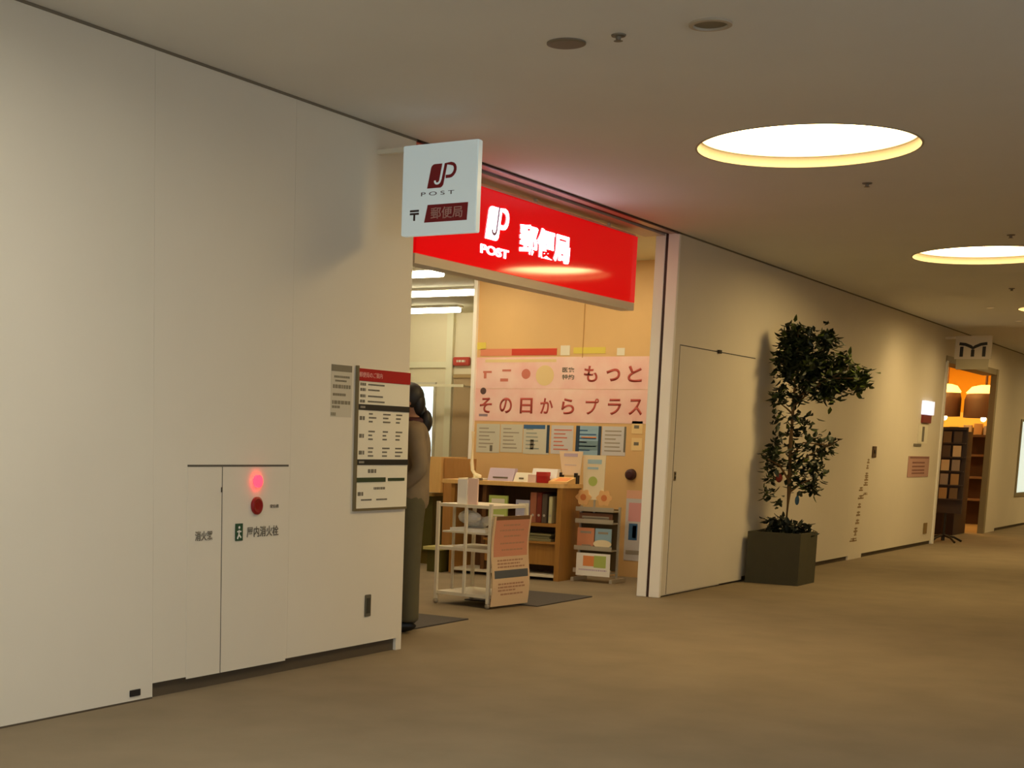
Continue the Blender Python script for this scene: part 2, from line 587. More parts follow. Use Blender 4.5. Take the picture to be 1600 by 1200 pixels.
for k, v in enumerate((1.575, 1.545, 1.51, 1.48)):
    dashes(mb, FW, 6.885, 6.94, v, .016, .012)
    dashes(mb, FW, 6.965, 7.02+.09*rr.random()+.06, v, .009, .012)
for v in (1.385, 1.285, 1.19):
    dashes(mb, FW, 6.885, 6.94, v, .022, .012)
    for c, uu in enumerate((6.98, 7.13, 7.27)):
        for q in range(3):
            dashes(mb, FW, uu, uu+.04+.045*rr.random(), v+.026-.022*q, .009, .012)
for v in (1.085,):
    dashes(mb, FW, 6.985, 7.07, v, .022, .012)
dashes(mb, FW, 7.05, 7.17, .985, .014, .012)
dashes(mb, FW, 6.885, 6.94, .955, .022, .012)
dashes(mb, FW, 6.92, 7.03, .92, .009, .012)
dashes(mb, FW, 7.08, 7.2, .92, .009, .012)
mb.done('printed_lines', PRINT, t)
mb = MB()
dashes(mb, FW, 6.885, 6.94, 1.447, .012, .016)
dashes(mb, FW, 6.885, 6.94, 1.136, .012, .016)
mb.done('white_lines', PRINTL, t)

t = empty('wall_notice', (6.71, WY, 1.39), 'narrow grey lettered notice on wall left of the framed board', 'notice')
MB().fbox(FW, 6.612, 6.815, 1.385, 1.67, 0, .0015).done('film', mat('notice_film', (200, 192, 172), .6), t)
mb = MB().fbox(FW, 6.612, 6.812, 1.634, 1.67, .0015, .003)
for v, h, a, c_ in ((1.605, .012, 6.64, 6.79), (1.583, .01, 6.65, 6.76), (1.552, .02, 6.63, 6.80), (1.508, .014, 6.63, 6.76), (1.465, .02, 6.625, 6.80), (1.44, .014, 6.625, 6.70), (1.40, .018, 6.615, 6.66)):
    dashes(mb, FW, a, c_, v, h, .0015)
mb.done('printed_lines', mat('notice_print', (128, 120, 100), .7), t)


# ------------------------------------------------------------------ the emblem used on both signs
def logo(fr, u, v, h, m, mw, parent, n, t):
    """block with rounded corner, a light hook cut through it, and an outlined P joined to the hook"""
    s_ = h

    def L(a, c):
        return (u+(a-.62)*s_+(c-.5)*s_*.18, v+(c-.5)*s_)
    pts = [L(.0, 0), L(.62, 0)]
    for k in range(7):
        a = -math.pi/2+k*math.pi/12
        pts.append(L(.62+.14*math.cos(a), .14+.14*math.sin(a)))
    pts += [L(.76, .22), L(.60, .35), L(.56, .97), L(.18, .97)]
    for k in range(6):
        a = math.pi/2+k*math.pi/10
        pts.append(L(.18+.16*math.cos(a), .81+.16*math.sin(a)))
    MB().poly(fr, pts, n, n+t).done('emblem_block', m, parent)
    # outlined P
    pts = [L(.70, .12), L(.72, .94), L(.98, .94)]
    for k in range(9):
        a = math.pi/2-k*math.pi/8
        pts.append(L(1.0+.22*math.cos(a), .68+.25*math.sin(a)))
    pts += [L(.82, .43)]
    mb = MB()
    mb.stroke(fr, pts, .13*s_, n+.0002, n+t+.0004)
    mb.done('emblem_p', m, parent)
    # light hook
    pts = [L(.59, 1.0), L(.585, .34)]
    for k in range(8):
        a = -k*math.pi/7
        pts.append(L(.455+.13*math.cos(a), .30+.13*math.sin(a)))
    MB().stroke(fr, pts, .085*s_, n+.0006, n+t+.0012).done('emblem_hook', mw, parent)


# blade sign
BX = 7.0
FB = FX(BX)
t = empty('projecting_sign', (BX, 4.25, 2.39), 'pale grey square blade sign with dark red emblem jutting from left wall', 'blade sign')
MB().box(BX, BX+.05, 3.995, 4.47, 2.39, 2.872).done('panel', BLADE, t, bevel=.004)
MB().box(BX+.01, BX+.04, 4.47, WY, 2.845, 2.87).done('bracket', WHITEM, t)
logo(FB, -4.215, 2.70, .13, DKRED, BLADE, t, .0, .002)
text('lettering', 'P O S T', FB, -4.24, 2.607, .020, mat('small_print', (90, 70, 66), .6), t, .0, .21)
mb = MB().poly(FB, [(-4.32, 2.455), (-4.30, 2.548), (-4.045, 2.548), (-4.05, 2.455)], 0, .002)
rp = mb.done('red_label', DKRED, t)
text('lettering', '郵便局', FB, -4.178, 2.502, .062, mat('label_text', (196, 150, 142), .6), rp, .002, .20, bold=.01)
text('postal_mark', '〒', FB, -4.385, 2.497, .058, mat('mark_dark', (60, 40, 38), .6), t, .0, .058, bold=.03)

# fascia sign, hung between the jambs
FS = frame((0, 4.85, 0), (1, 0, 0), Z)
t = empty('shop_fascia_sign', (9.45, 4.86, 2.33), 'long glowing red post office fascia sign with white lettering over the entrance', 'fascia sign')
MB().box(7.775, 11.13, 4.85, 4.95, 2.410, 2.925).done('red_panel', RED, t)
MB().box(7.77, 11.135, 4.855, 4.97, 2.348, 2.408).box(7.77, 11.135, 4.87, 4.97, 2.927, 2.945).done('frame', SIGNFR, t)
for x in (8.2, 9.45, 10.7):
    MB().box(x-.01, x+.01, 4.90, 4.92, 2.945, 2.985).done('hanger', SIGNFR, t)
logo(FS, 8.79, 2.715, .222, SIGNW, mat('emblem_gap', (170, 130, 160), .4), t, .001, .006)
text('lettering', 'POST', FS, 8.77, 2.533, .058, SIGNW, t, .001, .39, t=.004, bold=.03)
text('lettering', '郵便局', FS, 9.51, 2.672, .205, SIGNW, t, .001, .78, t=.006, bold=.028)

# ------------------------------------------------------------------ flush service door right of the opening
t = MB().fbox(FW, 11.66, 13.55, .02, 2.105, 0, .004).done('door_1', WALL)
struct(t)
MB().fbox(FW, 11.66, 13.55, 2.105, 2.113, 0, .003).done('top_gap', DARK, t)
MB().fbox(FW, 11.655, 11.66, .02, 2.113, 0, .003).done('side_gap', SEAM, t)
MB().fbox(FW, 11.675, 11.715, .985, 1.06, .004, .010).done('door_handle', mat('handle_grey', (130, 112, 78), .4, .3), t)
MB().fbox(FW, 11.685, 11.705, 1.00, 1.02, .010, .013).fbox(FW, 11.685, 11.705, 1.035, 1.05, .010, .013).done('lock', DARK, t)
MB().fbox(FW, 12.53, 12.60, 2.095, 2.125, .004, .02).done('door_stop', DARK, t)

# ------------------------------------------------------------------ potted tree
POT = mat('planter_grey_green', (72, 68, 46), .8, noise=.12, nscale=9)
t = empty('potted_ficus_tree', (13.85, 4.33, 0), 'tall potted ficus tree in square grey planter against the wall', 'potted tree')
px0, px1, py0, py1, ph = 13.52, 14.05, 4.09, 4.60, .49
mb = MB()
mb.box(px0, px1, py0, py1, 0, ph-.06)
for bx in ((px0, px0+.03, py0, py1), (px1-.03, px1, py0, py1), (px0+.03, px1-.03, py0, py0+.03), (px0+.03, px1-.03, py1-.03, py1)):
    mb.box(*bx, ph-.06, ph)
mb.done('planter', POT, t)
mb = MB().box(px0+.03, px1-.03, py0+.03, py1-.03, ph-.06, ph-.03)
mb.done('soil', mat('soil', (40, 30, 20), .95, noise=.4, nscale=30), t)
tx, ty = 13.83, 4.34
mb = MB()
mb.tube([(tx, ty, .44), (tx+.01, ty-.01, .9), (tx-.02, ty, 1.35), (tx+.01, ty+.01, 1.75), (tx, ty, 2.1), (tx-.03, ty, 2.4)], .02, 10, [.024, .022, .019, .016, .012, .006])
TW = [((0, 0, 1.0), (.10, -.14, 1.22), (.16, -.42, 1.38)), ((0, 0, .98), (-.12, .06, 1.12), (-.2, .2, 1.2)), ((0, 0, 1.2), (.05, -.1, 1.34), (.1, -.38, 1.32)),
      ((0, 0, 1.6), (-.03, .06, 1.66), (-.06, .14, 1.72)), ((0, 0, 1.68), (.1, -.2, 1.9), (.2, -.45, 2.05)), ((0, 0, 1.75), (.14, -.3, 1.95), (.22, -.55, 1.95)),
      ((0, 0, 1.9), (-.06, .1, 2.05), (-.1, .16, 2.12)), ((0, 0, .85), (.06, -.1, .95), (.1, -.24, 1.02))]
for a, c, d in TW:
    mb.tube([(tx+a[0], ty+a[1], a[2]), (tx+c[0], ty+c[1], c[2]), (tx+d[0], ty+d[1], d[2])], .008, 6, [.011, .008, .004])
mb.done('trunk', mat('bark', (118, 88, 48), .8, noise=.3, nscale=20), t)
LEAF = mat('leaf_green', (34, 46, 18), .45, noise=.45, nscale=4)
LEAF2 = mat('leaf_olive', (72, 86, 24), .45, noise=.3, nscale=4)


def leaf(b, p, ln, wd, rng, mi=0):
    d = Vector((rng.gauss(0, 1), rng.gauss(0, 1), rng.gauss(-.35, .6))).normalized()
    sd = d.cross(Vector((rng.gauss(0, .4), rng.gauss(0, .4), 1))).normalized()
    nn = d.cross(sd)
    p = Vector(p)
    q = [p, p+d*ln*.35+sd*wd/2+nn*.006, p+d*ln*.75+sd*wd*.3, p+d*ln-nn*.01, p+d*ln*.75-sd*wd*.3, p+d*ln*.35-sd*wd/2+nn*.006]
    vs = [b.verts.new(x) for x in q]
    mid = b.verts.new(p+d*ln*.55-nn*.004)
    for i in range(6):
        f = b.faces.new((vs[i], vs[(i+1) % 6], mid))
        f.material_index = mi


# clusters: along-picture offset (to the right), height, radius, number of leaves
rng = random.Random(11)
e1 = Vector((.547, -.837, 0))      # toward the right of the picture
e2 = Vector((.837, .547, 0))
CL = [(-.05, 2.37, .12, 110), (.02, 2.30, .16, 160), (-.14, 2.18, .14, 110), (.02, 2.12, .17, 200), (.15, 2.02, .15, 150), (.26, 2.12, .13, 120),
      (.27, 2.33, .10, 120), (.62, 2.01, .09, 70), (.60, 1.92, .08, 60), (.40, 2.10, .13, 120), (.36, 1.96, .16, 150), (.52, 1.98, .12, 110), (.30, 1.83, .11, 70), (-.10, 2.02, .10, 70), (.08, 1.88, .12, 80),
      (-.15, 1.80, .10, 60), (.02, 1.78, .09, 40), (-.16, 1.58, .07, 22), (-.03, 1.60, .08, 24), (.12, 1.58, .09, 30), (.10, 1.46, .08, 20), (.25, 1.44, .08, 24),
      (-.02, 1.44, .08, 22), (-.15, 1.36, .10, 34), (-.25, 1.27, .09, 46), (-.18, 1.18, .10, 56), (.06, 1.30, .12, 46), (.22, 1.29, .10, 34), (.36, 1.36, .09, 44),
      (.32, 1.26, .07, 22), (.02, 1.15, .12, 56), (.16, 1.16, .12, 60), (.26, 1.12, .09, 44), (.20, 1.0, .10, 62), (.06, 1.02, .09, 30), (-.22, 1.03, .08, 34),
      (-.22, .88, .07, 34), (.10, .93, .07, 18), (-.08, .80, .06, 14), (.24, .93, .07, 34)]
bb = bmesh.new()
for u, z, r, n in CL:
    for k in range(int(n*(1.25 if z > 1.75 else .85))):
        v = Vector((rng.gauss(0, .43), rng.gauss(0, .5), rng.gauss(0, .43)))
        c = Vector((tx, ty, z-.02)) + e1*(u+v.x*r*1.1) + e2*(v.y*min(r, .12)*1.1) + Vector((0, 0, v.z*r))
        if c.y > 4.52:
            c.y = 4.52 - rng.random()*.1
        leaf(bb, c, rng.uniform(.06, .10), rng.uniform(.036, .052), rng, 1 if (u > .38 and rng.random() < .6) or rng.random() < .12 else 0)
m_ = MB()
m_.b.free()
m_.b = bb
m_.done('foliage', [LEAF, LEAF2], t)
# dark planting at the foot
bb = bmesh.new()
for k in range(330):
    u = rng.uniform(-.19, .10) if k < 250 else rng.uniform(.05, .26)
    top = .17 if u < 0 else (.11 if u < .14 else .12)
    c = Vector((tx, ty, ph-.03+rng.random()*top)) + e1*u + e2*rng.uniform(-.14, .14)
    c.x = min(max(c.x, px0+.04), px1-.04)
    c.y = min(max(c.y, py0+.04), py1-.04)
    leaf(bb, c, rng.uniform(.06, .10), rng.uniform(.035, .05), rng)
m_ = MB()
m_.b.free()
m_.b = bb
m_.done('underplanting', mat('dark_leaf', (26, 34, 20), .5), t)
tag(MB().ball(Vector((tx, ty-.15, 1.0))+e1*-.24, .04, (1, .8, 1.1), 12).done('red_ornament', mat('ornament_red', (120, 30, 20), .5)), 'dull red ball shaped ornament hanging among left lower leaves of the tree', 'ornament')
tag(MB().ball(Vector((tx, ty-.02, .79))+e1*.075, .035, (.7, .6, 1.3), 12).done('blue_tag', mat('tag_blue', (52, 92, 116), .5)), 'small blue oval tag hanging on the tree trunk above the planter', 'tag')

# ------------------------------------------------------------------ small things on the middle wall
t = empty('wall_switch_plate', (18.06, WY, 1.2), 'small dark upright switch plate on the wall right of the tree', 'switch plate')
MB().fbox(FW, 17.96, 18.13, 1.20, 1.335, 0, .012).done('plate', mat('plate_brown', (86, 62, 34), .5), t, bevel=.003)
MB().fbox(FW, 18.02, 18.07, 1.25, 1.29, .012, .018).done('button', DARK, t)
t = empty('wall_lettering', (17.6, WY, .2), 'upright column of small brown letters on wall right of the tree', 'wall lettering')
mb = MB()
for u, v, a, c_ in ((17.83, 1.16, .05, .06), (17.81, 1.09, .05, .05), (17.80, 1.0, .07, .05), (17.80, .95, .08, .05), (17.79, .89, .09, .05), (17.60, .83, .08, .05), (17.62, .735, .12, .05),
                    (17.80, .77, .10, .03), (17.58, .635, .07, .06), (17.56, .54, .08, .06), (17.55, .445, .08, .06), (17.50, .35, .08, .06), (17.50, .30, .05, .04), (17.43, .235, .15, .045)):
    mb.fbox(FW, u-a, u+a, v-c_*.5, v-c_*.15, 0, .002).fbox(FW, u-a*.7, u+a*.9, v+c_*.1, v+c_*.35, 0, .002).fbox(FW, u-a*.15, u+a*.15, v-c_*.5, v+c_*.45, 0, .002)
mb.done('letters', mat('letter_brown', (158, 130, 88), .6), t)
t = empty('low_wall_plate', (21.0, WY, .24), 'small dull plate low on the wall before the far shop', 'plate')
MB().fbox(FW, 20.95, 21.15, .16, .31, 0, .008).done('plate', mat('plate_dull', (140, 112, 62), .5), t)
t = empty('lit_wall_sign', (20.75, WY, 1.6), 'bright white lit sign box with red band on far part of wall', 'wall sign')
MB().fbox(FW, 20.28, 20.84, 1.78, 1.96, 0, .04).done('lit_panel', mat('lit_white', (235, 240, 255), .3, em=.42, emc=(230, 236, 255)), t)
MB().fbox(FW, 20.30, 20.76, 1.67, 1.775, 0, .03).done('red_band', mat('band_red', (130, 44, 34), .5), t)
t = empty('wall_poster', (20.5, WY, 1.45), 'white sheet posted directly under the lit white sign', 'poster')
MB().fbox(FW, 20.2, 20.72, 1.40, 1.66, 0, .006).done('sheet', PAPER, t)
MB().fbox(FW, 20.4, 20.52, 1.42, 1.62, .006, .008).fbox(FW, 20.0, 20.4, 1.355, 1.39, .0, .008).done('printed_lines', PRINT, t)
t = empty('wall_poster', (20.4, WY, .95), 'pinkish mauve poster with dark top bar, lowest on wall before far shop', 'poster')
MB().fbox(FW, 19.78, 20.95, .95, 1.225, 0, .006).done('sheet', mat('mauve', (186, 146, 132), .6), t)
mb = MB().fbox(FW, 19.85, 20.9, 1.195, 1.22, .006, .008)
for v in (1.14, 1.09, 1.04, 1.0):
    dashes(mb, FW, 20.0, 20.7, v, .02, .006)
mb.done('printed_lines', mat('mauve_dark', (140, 96, 86), .6), t)

# ------------------------------------------------------------------ post office room
CZ = 3.0
struct(MB().box(5.0, 17.9, WY+.2, 12.4, CZ, CZ+.1).done('ceiling_shop', SHOPC))
struct(MB().box(17.6, 17.8, 7.4, 12.4, 0, CZ).done('wall_shop_back', SHOPW))
struct(MB().box(5.0, 17.8, 12.2, 12.4, 0, CZ).done('wall_shop_side', SHOPW))
struct(MB().box(5.0, 5.2, WY+.2, 12.2, 0, CZ).done('wall_shop_left', SHOPW))
struct(MB().box(13.1, 17.8, WY+.2, 7.41, 0, CZ).done('wall_shop_right', SHOPY))
struct(MB().box(13.094, 13.1, 6.218, 6.224, 2.1, CZ).done('trim_10', mat('tan_joint', (190, 146, 84), .6)))
struct(MB().box(13.06, 13.16, 7.40, 7.44, 0, CZ).done('trim_11', JAMB))
# fittings of the back wall: a boxed frame, a door with a rail, a bright window
FK = FX(17.6)
struct(MB().fbox(FK, -10.40, -10.30, 0, CZ, 0, .06).fbox(FK, -12.2, -10.30, 2.26, 2.34, 0, .03).done('trim_12', mat('post_cream', (244, 238, 208), .5)))
t = MB().fbox(FK, -10.28, -7.6, 0, 2.12, 0, .03).done('door_2', mat('door_tan', (200, 172, 132), .5))
struct(t)
MB().fbox(FK, -10.28, -7.6, 2.12, 2.17, 0, .05).done('door_head', mat('head_tan', (190, 160, 110), .5), t)
t = MB().fbox(FK, -10.87, -10.60, .9, 2.03, 0, .02).done('window_1', mat('bright_pane', (220, 240, 240), .2, em=1.0, emc=(214, 240, 240)))
struct(t)
MB().fbox(FK, -10.9, -10.87, .88, 2.06, 0, .04).fbox(FK, -10.60, -10.57, .88, 2.06, 0, .04).fbox(FK, -10.87, -10.6, 2.03, 2.06, 0, .04).done('window_frame', WHITEM, t)
t = empty('hanging_rail', (17.2, 10.4, 2.0), 'long thin cream rail across the back of the post office', 'rail')
mb = MB().fbox(FX(17.3), -11.1, -9.95, 1.985, 2.02, 0, .03)
mb.done('rail_bar', mat('post_cream2', (250, 240, 205), .5), t)
mb = MB()
for u in (-11.0, -10.02):
    mb.fbox(FX(17.3), u-.01, u+.01, 1.99, 2.01, -.3, 0)
mb.done('bracket', WHITEM, t)
t = empty('red_wall_sign', (17.5, 10.15, 2.28), 'small red sign on the cream back wall above the tan door', 'sign')
MB().fbox(FK, -10.29, -10.03, 2.285, 2.40, .02, .06).done('panel', mat('sign_small_red', (196, 70, 52), .5), t, bevel=.01)
mb = MB()
dashes(mb, FK, -10.23, -10.09, 2.345, .03, .06)
mb.done('lettering', PAPER, t)

for i, (x, y0, y1, lb) in enumerate(((12.95, 7.74, 9.3, 'long glowing tube lamp on post office ceiling, nearest of three'), (14.7, 8.27, 9.9, 'long glowing tube lamp on post office ceiling, middle of three'),
                                     (16.6, 9.65, 11.2, 'long glowing tube lamp on post office ceiling, farthest and shortest of three'),
                                     (9.2, 8.2, 9.7, 'added fill tube lamp on post office ceiling, out of view'), (11.3, 8.4, 9.9, 'added fill tube lamp on post office ceiling, out of view'))):  # last two tubes are unseen, added to fill the room with light
    t = empty('tube_lamp', (x, (y0+y1)/2, CZ), lb, 'ceiling lamp', 'tube lamps in the post office')
    MB().box(x-.08, x+.08, y0, y1, CZ-.03, CZ).done('housing', WHITEM, t)
    MB().tube([(x, y0+.01, CZ-.06), (x, y1-.01, CZ-.06)], .032, 12).done('tube', TUBE, t)
# unseen fill lights added behind the fascia to brighten room and tan wall
for i, (x, y) in enumerate(((8.6, 5.6), (10.4, 5.7), (12.2, 5.7), (12.3, 7.1), (10.6, 7.1))):
    t = empty('shop_fill_light', (x, y, CZ), 'added round fill light in post office ceiling, unseen behind the fascia', 'downlight', 'fill lights added behind the fascia')
    MB().lathe(x, y, [(.11, CZ), (.11, CZ-.006), (.09, CZ-.008)], 24, cap=False).done('rim', WHITEM, t)
    MB().lathe(x, y, [(.09, CZ-.008), (.0001, CZ-.009)], 24).done('lens', mat('fill_lens', (255, 240, 200), em=75, emc=(255, 234, 190)), t)

# --- banner wall
FN = FX(13.1)


def sheet(name, u0, u1, v0, v1, m, label, cat, group=None, n=0.0005, th=.0025, fr=FN, x=13.1):
    t = empty(name, tuple(fr((u0+u1)/2, v0, n)), label, cat, group)
    MB().fbox(fr, u0, u1, v0, v1, n, n+th).done('sheet', m, t)
    return t


def stripes(t, fr, items, n):
    """items: (u0,u1,v0,v1,material)"""
    by = {}
    for it in items:
        by.setdefault(it[4].name, [it[4], []])[1].append(it)
    for nm, (m, L) in by.items():
        mb = MB()
        for a in L:
            mb.fbox(fr, a[0], a[1], a[2], a[3], n, n+.0012)
        mb.done('print', m, t)


GP = 'paper banners on the tan wall'
t = sheet('paper_banner', -7.40, -5.52, 1.80, 2.11, PINK, 'upper pink banner, its right half reading more, on tan wall', 'banner', GP)
for ch, u in (('も', -6.123), ('っ', -5.887), ('と', -5.662)):
    text('lettering', ch, FN, u, 1.945 if ch != 'っ' else 1.935, .155 if ch != 'っ' else .12, PINKR, t, .003, .145, bold=.02)
text('lettering', '医療', FN, -6.365, 1.985, .05, PRINT, t, .003, .13, bold=.02)
text('lettering', '特約', FN, -6.365, 1.915, .05, PRINT, t, .003, .13, bold=.02)
PF = mat('faint_red', (206, 120, 100), .6)
PF2 = mat('faint_yellow', (232, 206, 150), .6)
mb = MB()
mb.fbox(FN, -7.32, -7.22, 1.955, 1.975, .003, .004).fbox(FN, -7.31, -7.28, 1.90, 1.955, .003, .004).fbox(FN, -7.10, -7.0, 1.97, 1.99, .003, .004).fbox(FN, -7.12, -7.03, 1.87, 1.90, .003, .004)
mb.lathe(-6.83, 1.945, [(.05, .003), (.05, .004)], 16, FN)
mb.done('faded_lettering', PF, t)
MB().lathe(-6.62, 1.93, [(.1, .003), (.1, .004)], 20, FN).fbox(FN, -7.3, -6.5, 2.06, 2.09, .003, .004).done('faded_print', PF2, t)
t = sheet('paper_banner', -7.40, -5.52, 1.475, 1.797, PINK, 'lower pink banner of large red Japanese characters on tan wall', 'banner', GP)
for ch, u in zip('その日からプラス', (-7.275, -7.045, -6.812, -6.585, -6.353, -6.092, -5.856, -5.638)):
    text('lettering', ch, FN, u, 1.632, .155, PINKR, t, .003, .14, bold=.02)
MB().lathe(-7.31, 1.775, [(.034, .003), (.034, .0045)], 20, FN).done('dark_dot', mat('dot', (90, 66, 62), .6), t)
MB().fbox(FN, -7.35, -7.25, 1.52, 1.545, .003, .004).done('blue_mark', mat('mark_mauve', (150, 130, 140), .6), t)
t = sheet('red_paper_strip', -7.36, -6.50, 2.125, 2.195, mat('strip_salmon', (224, 140, 104), .6), 'narrow red paper strip above the left half of pink banner', 'paper strip')
MB().fbox(FN, -7.0, -6.50, 2.13, 2.192, .003, .005).done('red_area', mat('strip_red', (206, 62, 36), .6), t)
for i, (a, c, e, f, m, lb) in enumerate(((-7.40, -7.30, 2.19, 2.26, YEL, 'small yellow paper at left top corner of the banners'),
                                         (-6.46, -6.36, 2.125, 2.22, PAPER, 'pale cut paper figure right of the red strip'),
                                         (-6.32, -5.98, 2.14, 2.20, YEL, 'yellow paper piece above the right half of the banner'),
                                         (-5.86, -5.78, 2.12, 2.19, PAPER, 'small pale paper at the right above the banner'))):
    sheet('paper_cutout', a, c, e, f, m, lb, 'paper decoration', 'paper pieces above the banners')
# posters in a row
PO = [(-7.37, -7.10, 0), (-7.09, -6.84, 1), (-6.83, -6.54, 2), (-6.52, -6.28, 3), (-6.25, -5.98, 4), (-5.97, -5.72, 5)]
lbs = ['pale poster at the left end of the row under banners', 'pale greenish poster, second from left under banners', 'grey poster with dark right edge, third from left under banners',
       'white poster with reddish lines, fourth from left under banners', 'blue poster with dark side bars, fifth from left under banners', 'lilac white poster with dark edge, rightmost under banners']
PG = mat('poster_grey', (206, 204, 186), .6)
PV = mat('poster_lilac', (206, 204, 204), .6)
DB = mat('poster_dark_blue', (44, 66, 88), .6)
MB_ = mat('poster_mid_blue', (120, 150, 160), .6)
for a, c, i in PO:
    t = sheet('wall_poster', a, c, 1.155+.01*(i % 2), 1.445, (PG, PG, PG, PV, mat('poster_blue', (150, 184, 204), .6), PV)[i], lbs[i], 'poster', 'posters in a row under the banners')
    it = []
    for k in range(6):
        v = 1.40-.038*k
        it.append((a+.03, a+.03+rr.uniform(.08, .2), v-.006, v+.006, (PRINTL, PRINTL, mat('pg2', (150, 160, 150), .6), PF, BLUEP, PRINTL)[i]))
    if i == 0:
        it.append((a+.16, a+.19, 1.17, 1.23, PRINT))
    if i == 2:
        it += [(c-.03, c, 1.17, 1.445, DB), (a+.08, a+.12, 1.2, 1.3, PRINT), (a, a+.24, 1.405, 1.445, BLUEP)]
    if i == 4:
        it += [(a, a+.04, 1.16, 1.445, DB), (c-.03, c, 1.16, 1.445, DB), (a+.04, c-.03, 1.21, 1.30, MB_), (a+.06, c-.05, 1.325, 1.34, ORANGE)]
    if i == 5:
        it.append((c-.02, c, 1.2, 1.445, PRINT))
    stripes(t, FN, it, .003)
for u, v, lb in ((-5.61, 1.44, 'upper small card holder on tan wall beside the opening jamb'), (-5.605, 1.28, 'lower small card holder on tan wall beside the opening jamb')):
    t = sheet('card_holder', u-.055, u+.055, v-.06, v+.06, mat('card_cream', (236, 208, 150), .6), lb, 'card holder', 'small card holders by the jamb')
    stripes(t, FN, [(u-.03, u+.02, v-.01, v+.02, PRINT)], .003)
t = empty('wall_phone', (13.05, 5.645, .95), 'small dark round fitting on tan wall above the hanging poster', 'wall fitting')
MB().lathe(-5.645, .99, [(.055, 0), (.05, .04), (.03, .06), (.0001, .062)], 20, FN).done('body', mat('dark_red_brown', (62, 26, 30), .5), t)
t = sheet('hanging_poster', -5.68, -5.47, .16, .84, PV, 'tall hanging poster, pink above and blue below, beside the jamb', 'poster')
stripes(t, FN, [(-5.68, -5.47, .76, .84, mat('salm', (232, 180, 150), .6)), (-5.65, -5.5, .54, .72, mat('pinkish', (222, 160, 160), .6)), (-5.64, -5.55, .36, .52, BLUEP), (-5.6, -5.56, .38, .5, DB),
                  (-5.66, -5.5, .22, .26, PRINTL)], .003)

# --- writing counter
CXF, CXB = 12.08, 12.52
FCF = FX(CXF)
t = empty('writing_counter', (12.3, 6.5, 0), 'light wood counter with open shelves standing before the banner wall', 'counter')
mb = MB()
pts = [(CXF, 7.16), (CXF, 5.98)]
for k in range(7):
    a = k*math.pi/12
    pts.append((CXF+.14-.14*math.cos(a), 5.98-.14*math.sin(a)))
pts += [(CXB, 5.80), (CXB, 7.16)]
fz = frame((0, 0, 0), (1, 0, 0), (0, 1, 0))
MB().poly(fz, pts, .862, .9).done('worktop', WOODL, t)
mb = MB().box(CXF+.03, CXB, 5.89, 5.94, 0, .862)
mb.done('side_panel', WOODM, t)
MB().box(CXF+.03, CXB, 7.03, 7.07, 0, .862).done('side_panel', WOODM, t)
MB().box(CXF+.06, CXB-.03, 6.70, 6.74, .05, .862).done('divider_panel', WOODD, t)
MB().box(CXB-.03, CXB, 5.94, 7.03, .05, .862).done('back_panel', WOODD, t)
MB().box(CXF+.03, CXB-.03, 5.94, 6.70, .50, .53).done('shelf', WOODM, t)
MB().box(CXF+.03, CXB-.03, 5.94, 6.70, .34, .36).done('shelf', WOODM, t)
MB().box(CXF+.07, CXF+.09, 5.94, 6.70, .14, .34).done('lower_panel', WOODM, t)
MB().box(CXF+.03, CXB-.03, 5.94, 7.03, .03, .055).done('plinth', WHITEM, t)
# things on the shelf
for i, (x, y0, y1, z1, m, lb) in enumerate(((12.14, 6.47, 6.67, .765, GREENL, 'green and yellow booklet standing on the counter shelf'),
                                            (12.14, 6.24, 6.38, .735, mat('lilac_blue', (168, 168, 190), .6), 'blue lilac booklet on counter shelf left of the binders'))):
    t = empty('booklet', (x, (y0+y1)/2, .53), lb, 'booklet', 'booklets on the counter shelf')
    MB().box(x, x+.02, y0, y1, .531, z1).done('cover', m, t)
    MB().box(x-.0015, x, y0+.03, y1-.03, z1-.07, z1-.03).box(x-.0015, x, y0+.03, y1-.05, .57, .585).done('print', PAPER, t)
for i, (y0, y1, z1, m, lb) in enumerate(((6.17, 6.235, .81, mat('binder_brown', (160, 98, 70), .6), 'brown binder, leftmost of upright binders on the counter shelf'),
                                         (6.115, 6.165, .81, mat('binder_red', (118, 42, 26), .6), 'dark red binder between brown and grey binders'),
                                         (6.06, 6.11, .80, mat('binder_grey', (84, 72, 60), .6), 'dark grey binder right of the red binder'),
                                         (6.005, 6.04, .78, mat('binder_pale', (200, 196, 150), .6), 'pale green binder, rightmost upright on the counter shelf'))):
    t = empty('binder', (12.3, (y0+y1)/2, .53), lb, 'binder', 'upright binders on the counter shelf')
    MB().box(12.15, 12.42, y0, y1, .531, z1).done('cover', m, t, bevel=.003)
    MB().lathe(-(y0+y1)/2, .60, [(.012, 0), (.012, .002)], 12, FX(12.15)).done('finger_hole', STEEL, t)
t = empty('file_tray', (12.3, 6.3, .36), 'grey green flat files stacked on the lower counter shelf', 'file tray')
MB().box(12.14, 12.44, 6.0, 6.62, .361, .385).box(12.15, 12.44, 6.02, 6.62, .388, .41).box(12.14, 12.44, 6.0, 6.60, .413, .43).done('files', mat('files', (128, 122, 84), .6), t)
t = empty('white_box', (12.2, 6.3, .53), 'small white box in front of the lilac booklet on shelf', 'box')
MB().box(12.115, 12.138, 6.25, 6.35, .531, .59).done('body', PAPERW, t)
